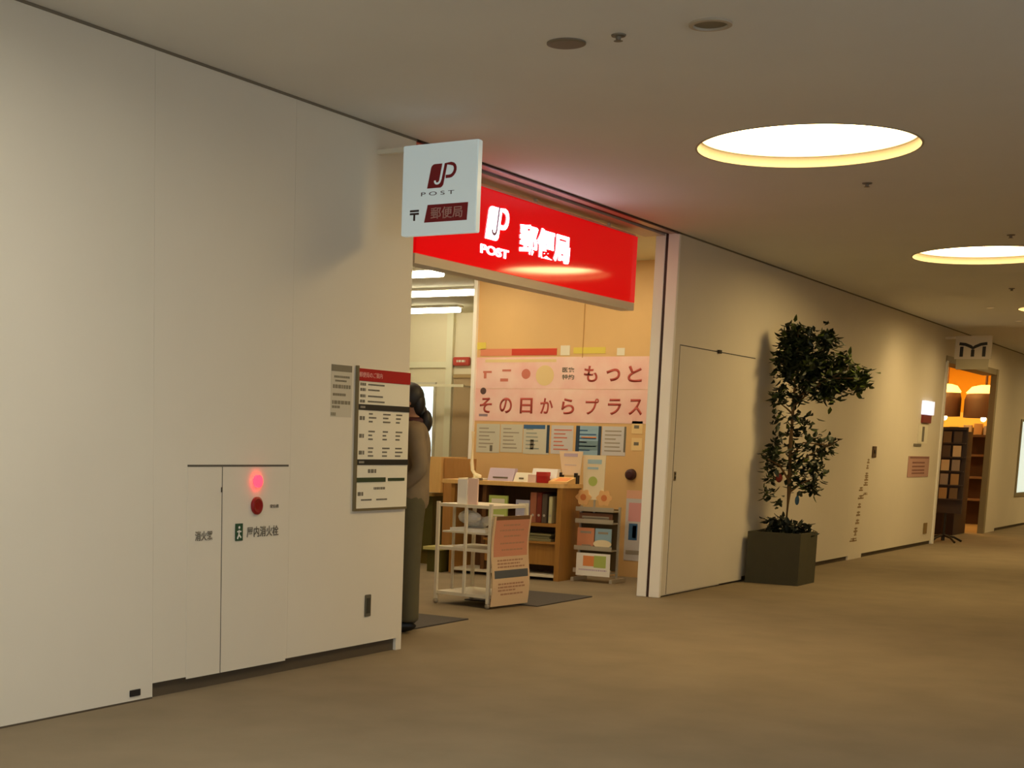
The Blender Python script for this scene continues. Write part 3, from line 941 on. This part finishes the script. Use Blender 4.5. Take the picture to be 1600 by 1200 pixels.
# things on the worktop
items = [('leaflet_tray', 6.47, 6.74, 6.0, .12, PURP, 'lilac leaflet tray standing on the counter top'),
         ('leaflet_stack', 6.30, 6.46, 6.0, .085, PAPER, 'slanted white leaflet stack in the middle of counter top'),
         ('leaflet_box', 6.02, 6.28, 6.0, .13, PAPERW, 'white leaflet box behind the red box on counter top')]
for nm, y0, y1, _, h, m, lb in items:
    x = 12.22
    t = empty(nm, (x, (y0+y1)/2, .9), lb, 'leaflet holder', 'leaflet holders on the counter top')
    MB().hexa([(x+(0 if z == .901 else .05), y, z) if xx == 0 else (x+.1, y, z) for xx in (0, 1) for y in (y0, y1) for z in (.901, .9+h)]).done('body', m, t)
    mb = MB()
    mb.box(x-.002, x+.001, y0+.05, y1-.06, .925, .94)
    mb.done('print', PRINT, t)
t = empty('paper_sheet', (12.18, 6.9, .9), 'cream paper sheets lying at left on the counter top', 'paper')
MB().box(12.12, 12.4, 6.78, 7.0, .901, .915).done('sheets', PAPER, t)
for i, y in enumerate((6.86, 6.75)):
    t = empty('rubber_stamp', (12.11, y, .9), ('small dark stamp, left of the two on the counter front edge', 'small dark stamp, right of the two on the counter front edge')[i], 'stamp', 'stamps on the counter')
    MB().box(12.095, 12.115, y-.02, y+.02, .9, .922).done('body', mat('stamp_grey', (128, 110, 80), .6), t)
t = empty('pink_box', (12.15, 6.22, .9), 'small pale pink box left of the red box on counter', 'box')
MB().box(12.13, 12.2, 6.175, 6.26, .901, .975).done('body', mat('pale_pink', (240, 210, 196), .6), t)
t = empty('red_box', (12.15, 6.1, .9), 'small bright red box on the counter top', 'box')
MB().box(12.12, 12.2, 6.065, 6.165, .901, 1.0).done('body', mat('box_red', (176, 26, 18), .5), t, bevel=.004)
MB().box(12.118, 12.202, 6.063, 6.167, .965, 1.002).done('lid', mat('box_lid_red', (196, 50, 40), .5), t)
t = empty('orange_leaflets', (12.15, 5.93, .9), 'orange and cream leaflets lying at the right end of the counter', 'leaflet')
MB().hexa([(x, y, z) for x in (12.12, 12.30) for y in (5.85, 6.04) for z in (.9, .92 if x < 12.2 else .96)]).done('sheets', mat('cream_orange', (240, 196, 128), .6), t)
MB().hexa([(x, y, z) for x in (12.14, 12.26) for y in (5.87, 5.99) for z in (.922 if x < 12.2 else .95, .926 if x < 12.2 else .954)]).done('print', ORANGE, t)
t = empty('card_stand', (12.3, 5.9, .9), 'cream standing card with grey heading at right of counter top', 'card stand')
fc = FX(12.33)
MB().poly(fc, [(-6.0, .98), (-6.04, 1.20), (-5.80, 1.20), (-5.82, .98)], 0, .01).done('card', mat('card_pinkcream', (244, 222, 190), .6), t)
MB().fbox(fc, -5.99, -5.85, 1.15, 1.18, .01, .012).fbox(fc, -5.98, -5.86, 1.07, 1.075, .01, .012).done('print', PURP, t)
MB().box(12.30, 12.36, 6.0, 6.03, .9, 1.0).box(12.3, 12.36, 5.84, 5.87, .9, 1.0).done('foot', DARK, t)
# cream acrylic screen post at the left of the counter
t = empty('screen_post', (12.3, 6.93, .9), 'curved pale post of a screen at left of the counter top', 'screen post')
MB().tube([(12.3, 6.96, 1.36), (12.3, 6.96, 1.06), (12.3, 6.95, .99), (12.3, 6.92, .95), (12.3, 6.86, .93)], .018, 8).tube([(12.3, 6.92, .95), (12.3, 6.92, .9)], .018, 8).done('post', mat('cream_gloss', (250, 236, 196), .3), t)

# --- white cart rack with the printed poster board
A = Vector((9.67, 5.29, 0))
ux = Vector((10.15-9.67, 5.235-5.29, 0)).normalized()
uy = Vector((-ux.y, ux.x, 0))


def CR(u, v, z):
    return A+ux*u+uy*v+Vector((0, 0, z))


t = empty('white_cart_rack', tuple(CR(.25, .25, 0)), 'white metal cart rack with three shelves just inside the entrance', 'rack')
Wd, Dp = .48, .50


def cbox(mb, u0, u1, v0, v1, z0, z1):
    return mb.hexa([CR(u, v, z) for u in (u0, u1) for v in (v0, v1) for z in (z0, z1)])


for (u, v) in ((0, 0), (Wd, 0), (0, Dp), (Wd, Dp)):
    top = .80
    cbox(MB(), u-.012, u+.012, v-.012, v+.012, .04, top).done('leg', WHITEM, t)
    MB().ball(CR(u, v, .022), .022, seg=10).done('caster', mat('caster', (150, 140, 120), .5), t)
for z in (.09, .44, .775):
    cbox(MB(), 0, Wd, 0, Dp, z-.012, z+.012).done('shelf', WHITEM, t)
mb = MB()
cbox(mb, .2, .215, Dp-.01, Dp+.01, .1, .78)
cbox(mb, -.01, .01, .22, .24, .10, .78)
mb.done('back_rail', WHITEM, t)
fpo = frame(tuple(CR(0, -.03, 0)), tuple(ux), Z)
# poster board: hangs on the hall side of the cart, slightly bulged
t = empty('poster_board', tuple(CR(.25, -.03, .01)), 'tall faded salmon poster board leaning on the front of white cart', 'poster board')
n_ = 14
bb = MB()
for i in range(n_):
    z0, z1 = .02+.69*i/n_, .02+.69*(i+1)/n_
    w0 = .012*math.sin(i/n_*7)
    w1 = .012*math.sin((i+1)/n_*7)
    bb.hexa([fpo(u, z, nn+(w0 if z == z0 else w1)) for u in (-.01, Wd+.01) for z in (z0, z1) for nn in (0, .008)])
bb.done('board', mat('poster_tan', (226, 196, 158), .6), t)
def wav(z):
    return .012*math.sin((z-.02)/.69*7)+.0085
for a, c_, m in ((.40, .68, mat('poster_salmon', (214, 148, 118), .6)), (.235, .295, mat('poster_slate', (88, 92, 96), .6)), (.68, .71, mat('poster_topbar', (120, 84, 50), .6))):
    bb = MB()
    kk = 6
    for i in range(kk):
        z0, z1 = a+(c_-a)*i/kk, a+(c_-a)*(i+1)/kk
        bb.hexa([fpo(u, z, nn+(wav(z0) if z == z0 else wav(z1))) for u in (.015, Wd-.015) for z in (z0, z1) for nn in (0, .002)])
    bb.done('print_band', m, t)
bb = MB()
for z, u0_, u1_ in ((.64, .12, .34), (.60, .08, .4), (.555, .14, .36), (.50, .1, .42), (.45, .12, .4), (.37, .06, .4), (.345, .06, .36), (.32, .06, .42), (.19, .06, .4), (.165, .06, .42), (.14, .06, .3), (.11, .1, .4)):
    u = u0_
    while u < u1_:
        wd = rr.uniform(.015, .05)
        bb.hexa([fpo(uu, zz, nn+wav(z)+.002) for uu in (u, min(u+wd, u1_)) for zz in (z-.006, z+.006) for nn in (0, .001)])
        u += wd+.01
bb.done('printed_lines', mat('poster_brown', (184, 138, 110), .6), t)
# stuff on the cart
t = empty('leaflet_pile', tuple(CR(.12, .3, .79)), 'upright pale pink leaflets standing on top of white cart', 'leaflet')
for k, (u, v, h, m) in enumerate(((.05, .17, .20, mat('pale_pink', (240, 210, 196), .6)), (.05, .27, .19, PAPERW))):
    cbox(MB(), u, u+.015, v, v+.09, .787, .787+h).done('leaflet', m, t)
t = empty('white_bag', tuple(CR(.1, .3, .45)), 'crumpled white bag lying on the middle shelf of the cart', 'bag')
mb = MB()
for k in range(9):
    mb.ball(CR(.12+.18*rr.random(), .1+.3*rr.random(), .63+.06*rr.random()), .05+.025*rr.random(), (1, 1.2, .7), 10)
cbox(mb, .05, .3, .08, .42, .575, .60)
mb.done('bag_body', PAPERW, t)
cbox(MB(), .02, Wd-.02, .03, Dp-.03, .562, .575).done('tray', WHITEM, t)

# --- leaflet rack right of the counter
t = empty('leaflet_rack', (12.45, 5.65, 0), 'grey metal leaflet rack with trays standing right of the counter', 'leaflet rack')
for y in (5.45, 5.84):
    MB().box(12.42, 12.44, y-.01, y+.01, .04, .70).done('post', STEEL, t)
    MB().box(12.30, 12.60, y-.015, y+.015, .0, .035).done('foot', STEEL, t)
for z in (.66, .55, .30, .09):
    mb = MB().box(12.30, 12.44, 5.455, 5.835, z-.006, z+.006).box(12.298, 12.306, 5.455, 5.835, z, z+.035)
    mb.done('tray', STEEL, t)
MB().box(12.438, 12.446, 5.46, 5.83, .1, .68).done('back_panel', mat('rack_back', (104, 84, 48), .6), t)
sl = [('leaflet', 5.65, 5.82, .315, .50, mat('leaf_salmon', (214, 146, 110), .6), 'salmon leaflet on middle tray of the leaflet rack'),
      ('leaflet', 5.48, 5.64, .315, .50, mat('leaf_blue', (150, 184, 206), .6), 'light blue leaflet on middle tray of the leaflet rack'),
      ('brown_folder', 5.48, 5.81, .565, .64, mat('folder_brown', (120, 82, 60), .6), 'brown folder lying between the upper trays of leaflet rack')]
for nm, y0, y1, z0, z1, m, lb in sl:
    t = empty(nm, (12.34, (y0+y1)/2, z0), lb, 'leaflet', 'leaflets on the rack')
    MB().box(12.33, 12.345, y0, y1, z0, z1).done('sheet', m, t)
    MB().box(12.328, 12.33, y0+.03, y1-.03, z1-.05, z1-.03).box(12.328, 12.33, y0+.03, y1-.05, z0+.02, z0+.03).done('print', PRINTL, t)
t = empty('oval_sign', (12.31, 5.56, .31), 'white oval sign standing in front of the light blue leaflet', 'sign')
MB().lathe(0, 0, [(.09, 0), (.09, .008)], 28, lambda u, v, n: Vector((12.315-n, 5.555-u, .36+v*.42))).done('plate', mat('oval_white', (240, 226, 190), .5), t)
t = empty('framed_print', (12.3, 5.63, .08), 'white print with orange and yellow picture low on the leaflet rack', 'print')
fl = FX(12.296)
MB().fbox(fl, -5.80, -5.46, .06, .27, 0, .006).done('sheet', PAPERW, t)
MB().fbox(fl, -5.73, -5.62, .15, .245, .006, .008).done('print', ORANGE, t)
MB().fbox(fl, -5.62, -5.50, .14, .25, .006, .008).done('print', GREENL, t)
mb = MB()
dashes(mb, fl, -5.77, -5.49, .115, .014, .006)
mb.done('print', PURP, t)
t = empty('rack_header_card', (12.4, 5.69, .72), 'cream header card with blue and green print rising from leaflet rack', 'header card')
fh = FX(12.38)
MB().poly(fh, [(-5.80, .76), (-5.82, 1.17), (-5.59, 1.17), (-5.60, .76)], 0, .006).done('card', mat('card_cream2', (240, 228, 196), .6), t)
MB().fbox(fh, -5.77, -5.63, 1.09, 1.13, .006, .008).fbox(fh, -5.77, -5.66, 1.04, 1.06, .006, .008).done('print', LBLUE, t)
MB().lathe(-5.71, .93, [(.045, .006), (.045, .008)], 16, fh).done('print', GREENL, t)
MB().box(12.386, 12.392, 5.68, 5.70, .55, .9).done('support', STEEL, t)
t = empty('frilled_paper_bow', (12.37, 5.69, .72), 'orange frilled paper bow at the foot of the header card', 'paper bow')
mb = MB()
for sx in (-1, 1):
    pts = []
    for k in range(24):
        a = 2*math.pi*k/24
        r = .07*(1+.16*math.cos(a*6))
        pts.append((-5.69+sx*.105+r*1.02*math.cos(a), .80+r*math.sin(a)-.02))
    mb.poly(fh, pts, .006, .016)
mb.done('frill', mat('frill_cream', (236, 190, 130), .6), t)
mb = MB()
for sx in (-1, 1):
    mb.lathe(-5.69+sx*.105, .78, [(.03, .016), (.03, .018)], 14, fh)
mb.done('centre', mat('frill_orange', (214, 130, 76), .6), t)

# --- service counters at the left
t = empty('service_counter', (12.9, 8.4, 0), 'service counter with pale wood top and dark green front behind person', 'counter')
MB().box(12.66, 13.3, 7.62, 10.4, .70, .735).done('worktop', mat('top_olive', (150, 124, 66), .5), t)
MB().box(12.72, 13.25, 7.64, 10.38, .14, .70).done('front_panel', mat('front_green', (78, 72, 14), .6), t)
MB().box(12.76, 13.22, 7.66, 10.36, 0, .14).done('plinth', mat('plinth_olive', (96, 80, 10), .6), t)
t = empty('desk_partition', (12.85, 7.63, .74), 'light wood box partition standing on the service counter', 'partition')
MB().box(12.68, 12.72, 7.53, 8.1, .74, 1.10).box(12.72, 13.2, 7.53, 7.57, .74, 1.10).done('panel', WOODL, t)
t = empty('wood_screen', (12.75, 7.4, 0), 'upright brown wooden screen panel between the two counters', 'screen')
MB().box(12.72, 12.78, 7.18, 7.52, 0, 1.09).done('panel', woodmat('screen_wood', (168, 116, 60), (196, 146, 84)), t)
t = empty('low_pale_shelf', (12.3, 7.2, .0), 'low pale green ledge left of the writing counter', 'ledge')
MB().box(12.0, 12.3, 7.1, 7.30, .215, .245).done('board', mat('ledge', (196, 190, 120), .6), t)
MB().box(12.05, 12.25, 7.12, 7.28, 0, .215).done('support', mat('front_green', (78, 72, 14), .6), t)
# --- floor mats
for (x0, x1, y0, y1, lb) in ((7.95, 9.0, 5.07, 5.62, 'dark grey floor mat by the person at left side of entrance'), (10.1, 11.12, 5.08, 5.74, 'dark grey floor mat right of the white cart')):
    t = empty('floor_mat', ((x0+x1)/2, (y0+y1)/2, 0), lb, 'floor mat', 'mats inside the entrance')
    MB().box(x0, x1, y0, y1, 0, .008).done('mat_body', MATG, t, bevel=.003)

# ------------------------------------------------------------------ far shop
struct(MB().box(21.3, 29.2, WY+.2, 9.2, HH, HH+.1).done('ceiling_far_shop', mat('far_ceiling', (226, 170, 90), .8)))
ORW = mat('far_orange_wall', (244, 198, 56), .7)
struct(MB().box(29.0, 29.2, WY+.2, 9.2, 0, HH).done('wall_far_shop_back', ORW))
struct(MB().box(21.3, 29.2, 9.0, 9.2, 0, HH).done('wall_far_shop_side', ORW))
struct(MB().box(21.3, 21.5, WY+.2, 9.0, 0, HH).done('wall_far_shop_left', ORW))
BRN = mat('shop_brown', (58, 34, 22), .6)
t = empty('ceiling_light_panel', (26.5, 6.2, HH), 'warm lit ceiling panel inside the far orange shop', 'ceiling lamp')
MB().box(25.8, 27.4, 5.4, 6.9, HH-.03, HH).done('diffuser', mat('amber_light', (255, 220, 150), em=7, emc=(255, 190, 100)), t)
FG = FX(27.6)
for u, v, r, lb in ((-5.92, 2.18, .26, 'dark domed pendant lamp at left inside the far shop'), (-5.26, 2.16, .34, 'dark domed pendant lamp at right inside the far shop')):
    t = empty('dome_pendant', (27.6, -u, v), lb, 'pendant lamp', 'dome pendants in the far shop')
    MB().lathe(27.6, -u, [(r, v-.25), (r, v+.06), (r*.9, v+.17), (r*.62, v+.26), (r*.3, v+.29), (.02, v+.30), (.02, HH)], 28, cap=False).done('shade', BRN, t, smooth=True)
    MB().lathe(27.6, -u, [(r*.93, v+.165), (r*.66, v+.265), (r*.3, v+.30), (r*.3, v+.32), (r*.68, v+.29), (r*.96, v+.185)], 28, cap=False).done('lit_band', mat('amber_band', (255, 214, 130), em=1.0, emc=(255, 200, 110)), t)
    MB().ball((27.6, -u, v-.27), .05, seg=12).done('bulb', mat('bulb', (255, 230, 180), em=3, emc=(255, 226, 170)), t)
t = empty('shop_shelf_wall', (28.2, 5.6, 0), 'dark brown tall shelving deep inside the far shop', 'shelving')
mb = MB().box(28.3, 28.7, 4.95, 7.5, 0, 1.75)
mb.done('carcass', BRN, t)
mb = MB()
for z in (.45, .85, 1.25, 1.6):
    mb.box(28.1, 28.3, 4.95, 7.5, z-.02, z+.02)
mb.done('shelf', mat('shelf_grey', (110, 90, 80), .6), t)
MB().box(28.25, 28.5, 4.95, 7.5, 1.75, 2.02).done('lit_header', mat('amber_header', (240, 170, 60), .6, em=.35, emc=(255, 180, 60)), t)
for i, (y, m, h) in enumerate(((5.62, PAPER, .17), (5.44, mat('cream_carton', (240, 206, 150), .6), .2), (5.27, PAPERW, .16), (5.86, GREENL, .14))):
    t = empty('shelf_parcel', (28.2, y, 1.62), ('cream parcel near middle on top shelf in far shop', 'tall cream carton on top shelf in far shop', 'white parcel at right on top shelf in far shop', 'greenish parcel at left on top shelf in far shop')[i],
              'parcel', 'parcels on the top shelf in the far shop')
    MB().box(28.12, 28.24, y-.07, y+.07, 1.621, 1.62+h).done('body', m, t)
t = empty('dark_cabinet', (23.6, 4.98, 0), 'dark brown low cabinet at right just inside far shop', 'cabinet')
MB().box(24.0, 24.9, 4.88, 5.3, 0, 1.62).done('carcass', mat('cab_dark', (40, 20, 20), .5), t)
MB().box(23.98, 24.0, 4.88, 5.3, .52, .56).box(23.98, 24.0, 4.88, 5.3, 1.24, 1.27).done('trim_strip', mat('cab_trim', (120, 90, 90), .5), t)
# magazine rack standing in the opening
FM = FX(22.0)
t = empty('magazine_rack', (22.1, 4.65, 0), 'dark wire magazine rack on a star base at the far shop entrance', 'magazine rack')
mb = MB()
mb.tube([(22.1, 4.62, .02), (22.1, 4.62, 1.62)], .025, 10)
mb.done('pole', DARK, t)
mb = MB()
for k in range(5):
    a = 2*math.pi*k/5+.3
    mb.tube([(22.1, 4.62, .10), (22.1+.2*math.cos(a), 4.62+.16*math.sin(a), .07), (22.1+.36*math.cos(a), 4.62+.26*math.sin(a), .015)], .016, 8)
mb.done('star_base', DARK, t)
mb = MB()
for y in (4.40, 4.86):
    mb.box(22.05, 22.07, y-.01, y+.01, .42, 1.65)
for z in (.62, .82, 1.02, 1.22, 1.42, 1.62):
    mb.box(21.98, 22.08, 4.40, 4.86, z-.008, z+.008)
mb.box(22.075, 22.085, 4.40, 4.86, .42, 1.65)
mb.done('rack_frame', mat('rack_dark', (62, 44, 34), .5), t)
mg = [PURP, PRINTL, PAPER, ORANGE, PRINT, PINKR]
k = 0
cols = ['grey', 'brown', 'cream', 'tan', 'dark']
MC = [mat('mag_grey', (150, 132, 116), .6), mat('mag_brown', (110, 84, 56), .6), mat('mag_cream', (204, 176, 136), .6), mat('mag_tan', (160, 124, 80), .6), mat('mag_dark', (80, 62, 48), .6)]
rows = ['lowest row', 'second row from bottom', 'middle row', 'second row from top', 'top row']
for r_, z in enumerate((.63, .83, 1.03, 1.23, 1.43)):
    for c_, y in enumerate((4.80, 4.655, 4.51)):
        mi = (r_*2+c_*3) % 5
        t = empty('magazine', (22.02, y, z), '%s magazine in the %s of the rack, %s' % (cols[mi], rows[r_], ('left', 'centre', 'right')[c_]), 'magazine', 'magazines in the rack')
        MB().box(22.0, 22.015, y-.055, y+.055, z, z+.155).done('cover', MC[mi], t)
        k += 1

# far blade sign with a broad letter m
t = empty('projecting_sign', (21.3, 4.28, 2.41), 'grey brown blade sign with dark letter m over the far shop', 'blade sign')
MB().box(21.3, 21.36, 4.04, 4.51, 2.56, 2.87).done('panel', mat('m_panel', (196, 184, 164), .5), t)
MB().box(21.3, 21.36, 4.07, 4.48, 2.42, 2.56).done('lower_panel', mat('m_lower', (170, 160, 130), .5), t)
MB().box(21.32, 21.35, 4.51, WY, 2.83, 2.86).done('bracket', WHITEM, t)
FR = FX(21.3)
mb = MB()
c0, vv = -4.275, 2.68
for du in (-.145, 0, .145):
    hgt = .085 if du else .06
    mb.fbox(FR, c0+du-.022, c0+du+.022, vv-.09, vv-.09+hgt*1.6, 0, .004)
mb.stroke(FR, [(c0-.18, vv+.085), (c0-.10, vv+.075), (c0-.03, vv+.045), (c0, vv+.025), (c0+.03, vv+.045), (c0+.10, vv+.075), (c0+.18, vv+.085)], .04, 0, .004)
mb.done('letter_m', BLACK, t)
# lit display at the right edge
t = empty('lit_display', (27.9, WY, .55), 'tall pale lit display panel on the wall at right edge', 'display')
MB().fbox(FW, 27.65, 29.6, .55, 1.90, 0, .02).done('frame', mat('disp_frame', (150, 140, 110), .5), t)
MB().fbox(FW, 27.75, 29.5, .62, 1.86, .02, .025).done('screen', mat('disp_screen', (225, 240, 230), .3, em=.4, emc=(225, 240, 228)), t)


# ------------------------------------------------------------------ person standing behind the wall end
def skin(name, pts, edges, radii, m, parent, sub=2, root=0):
    me = bpy.data.meshes.new(name)
    me.from_pydata([tuple(p) for p in pts], edges, [])
    o = bpy.data.objects.new(name+'_tmp', me)
    link(o)
    md = o.modifiers.new('s', 'SKIN')
    md.use_smooth_shade = True
    for i, v in enumerate(me.skin_vertices[0].data):
        r = radii[i]
        v.radius = r if isinstance(r, tuple) else (r, r)
        v.use_root = (i == root)
    sb = o.modifiers.new('d', 'SUBSURF')
    sb.levels = sub
    sb.render_levels = sub
    bpy.context.view_layer.update()
    dg = bpy.context.evaluated_depsgraph_get()
    nm = bpy.data.meshes.new_from_object(o.evaluated_get(dg))
    bpy.data.objects.remove(o)
    nm.name = name
    nm.materials.clear()
    nm.materials.append(m)
    for p in nm.polygons:
        p.use_smooth = True
    q = bpy.data.objects.new(name, nm)
    link(q, parent)
    return q


SKIN = mat('skin', (150, 104, 74), .6)
PX, PY = 8.143, 5.066
face = Vector((-.547, .837, 0))
rz = math.atan2(-face.x, face.y)           # local +y looks along 'face'
t = empty('person', (PX, PY, 0), 'person with dark hair in grey brown top and long grey trousers behind wall end', 'person', rz=rz)
P = t
# local: x = person's right is +x, y = front, z up. one continuous body
B = [(0, 0, .90), (0, .0, 1.05), (0, -.01, 1.22), (0, -.01, 1.34), (0, .005, 1.40), (0, .02, 1.46), (0, .03, 1.54)]
E_ = [(0, 1), (1, 2), (2, 3), (3, 4), (4, 5), (5, 6)]
Rr = [(.10, .08), (.10, .08), (.12, .09), (.10, .07), (.052, .052), (.068, .08), (.07, .085)]
for sx in (-1, 1):
    k = len(B)
    B += [(sx*.09, 0, .84), (sx*.095, .02, .48), (sx*.095, 0, .09), (sx*.10, .06, .045), (sx*.105, .15, .03)]
    E_ += [(0, k), (k, k+1), (k+1, k+2), (k+2, k+3), (k+3, k+4)]
    Rr += [.07, .05, .036, .035, .028]
    k = len(B)
    B += [(sx*.16, -.01, 1.33), (sx*.20, -.05, 1.07), (sx*.17, .13, .93), (sx*.155, .20, .93), (sx*.15, .25, .93)]
    E_ += [(3, k), (k, k+1), (k+1, k+2), (k+2, k+3), (k+3, k+4)]
    Rr += [.052, .04, .026, (.036, .016), (.036, .014)]
    h = k+4
    for f_, (dx, ln) in enumerate(((-.03, .058), (-.01, .066), (.01, .062), (.03, .05))):
        k2 = len(B)
        B += [(sx*.15+dx, .275, .93), (sx*.15+dx, .275+ln*.5, .922), (sx*.15+dx, .275+ln*.8, .90)]
        E_ += [(h, k2), (k2, k2+1), (k2+1, k2+2)]
        Rr += [.0095, .0085, .007]
    k2 = len(B)
    B += [(sx*.15-sx*.045, .225, .935), (sx*.15-sx*.06, .255, .93)]
    E_ += [(k+3, k2), (k2, k2+1)]
    Rr += [.010, .008]
body = skin('body', B, E_, Rr, SKIN, P)


def ploc(mb, name, m, parent=P, smooth=True):
    bmesh.ops.recalc_face_normals(mb.b, faces=mb.b.faces)
    me = bpy.data.meshes.new(name)
    mb.b.to_mesh(me)
    mb.b.free()
    for p in me.polygons:
        p.use_smooth = smooth
    me.materials.append(m)
    return link(bpy.data.objects.new(name, me), parent)


# face
mb = MB().ball((0, .045, 1.515), .084, (.86, 1.02, 1.28), 24).ball((0, .13, 1.505), .014, (.8, 1.2, 1.5), 10).ball((0, .118, 1.47), .02, (1.2, .6, .4), 10)
for sx in (-1, 1):
    mb.ball((sx*.075, .03, 1.51), .02, (.4, .8, 1.3), 10)
ploc(mb, 'head', SKIN)
mb = MB()
for sx in (-1, 1):
    mb.ball((sx*.03, .121, 1.53), .010, (1.3, .6, .7), 10)
ploc(mb, 'eye', mat('eye_dark', (24, 18, 16), .3))
mb = MB().ball((0, .02, 1.545), .092, (.95, 1.02, 1.05), 24)
mb.ball((0, -.03, 1.50), .075, (.98, .7, 1.2), 16)
mb.ball((0, -.085, 1.39), .062, (1.1, .75, 1.25), 16)
mb.ball((0, -.06, 1.45), .05, (.9, .7, 1.0), 12)
for v in mb.b.verts:
    if v.co.y > .085 and v.co.z < 1.575:
        v.co.y = .085
ploc(mb, 'hair', mat('hair_black', (22, 16, 14), .55))
# scarf
mb = MB()
mb.lathe(0, 0, [(.075, 1.355), (.095, 1.37), (.092, 1.40), (.07, 1.415), (.06, 1.38), (.075, 1.355)], 24, cap=False)
ploc(mb, 'collar', mat('collar_dark_red', (66, 22, 26), .7))
# top
Bt = [(0, 0, .78), (0, .0, .92), (0, -.01, 1.10), (0, -.02, 1.24), (0, -.015, 1.335), (0, 0, 1.37)]
Et = [(0, 1), (1, 2), (2, 3), (3, 4), (4, 5)]
Rt = [(.185, .145), (.175, .135), (.155, .12), (.165, .125), (.12, .085), (.07, .06)]
for sx in (-1, 1):
    k = len(Bt)
    Bt += [(sx*.17, -.015, 1.32), (sx*.215, -.06, 1.07), (sx*.19, .08, .955)]
    Et += [(4, k), (k, k+1), (k+1, k+2)]
    Rt += [.068, .058, .045]
skin('top', Bt, Et, Rt, mat('top_taupe', (138, 120, 94), .85, noise=.15, nscale=14), P)
# wide trousers
Bp = [(0, 0, .99), (0, 0, .84)]
Ep = [(0, 1)]
Rp = [(.15, .11), (.165, .125)]
for sx in (-1, 1):
    k = len(Bp)
    Bp += [(sx*.085, 0, .78), (sx*.095, .01, .45), (sx*.10, 0, .10), (sx*.10, 0, .075)]
    Ep += [(1, k), (k, k+1), (k+1, k+2), (k+2, k+3)]
    Rp += [(.10, .115), (.095, .11), (.085, .105), (.085, .105)]
skin('trousers', Bp, Ep, Rp, mat('trouser_grey', (92, 86, 62), .9, noise=.15, nscale=10), P)
for sx in (-1, 1):
    mb = MB().ball((sx*.10, .05, .05), .05, (.9, 2.3, .9), 16)
    for v in mb.b.verts:
        v.co.z = max(v.co.z, .002)
    ploc(mb, 'shoe', mat('shoe_black', (26, 24, 20), .5))
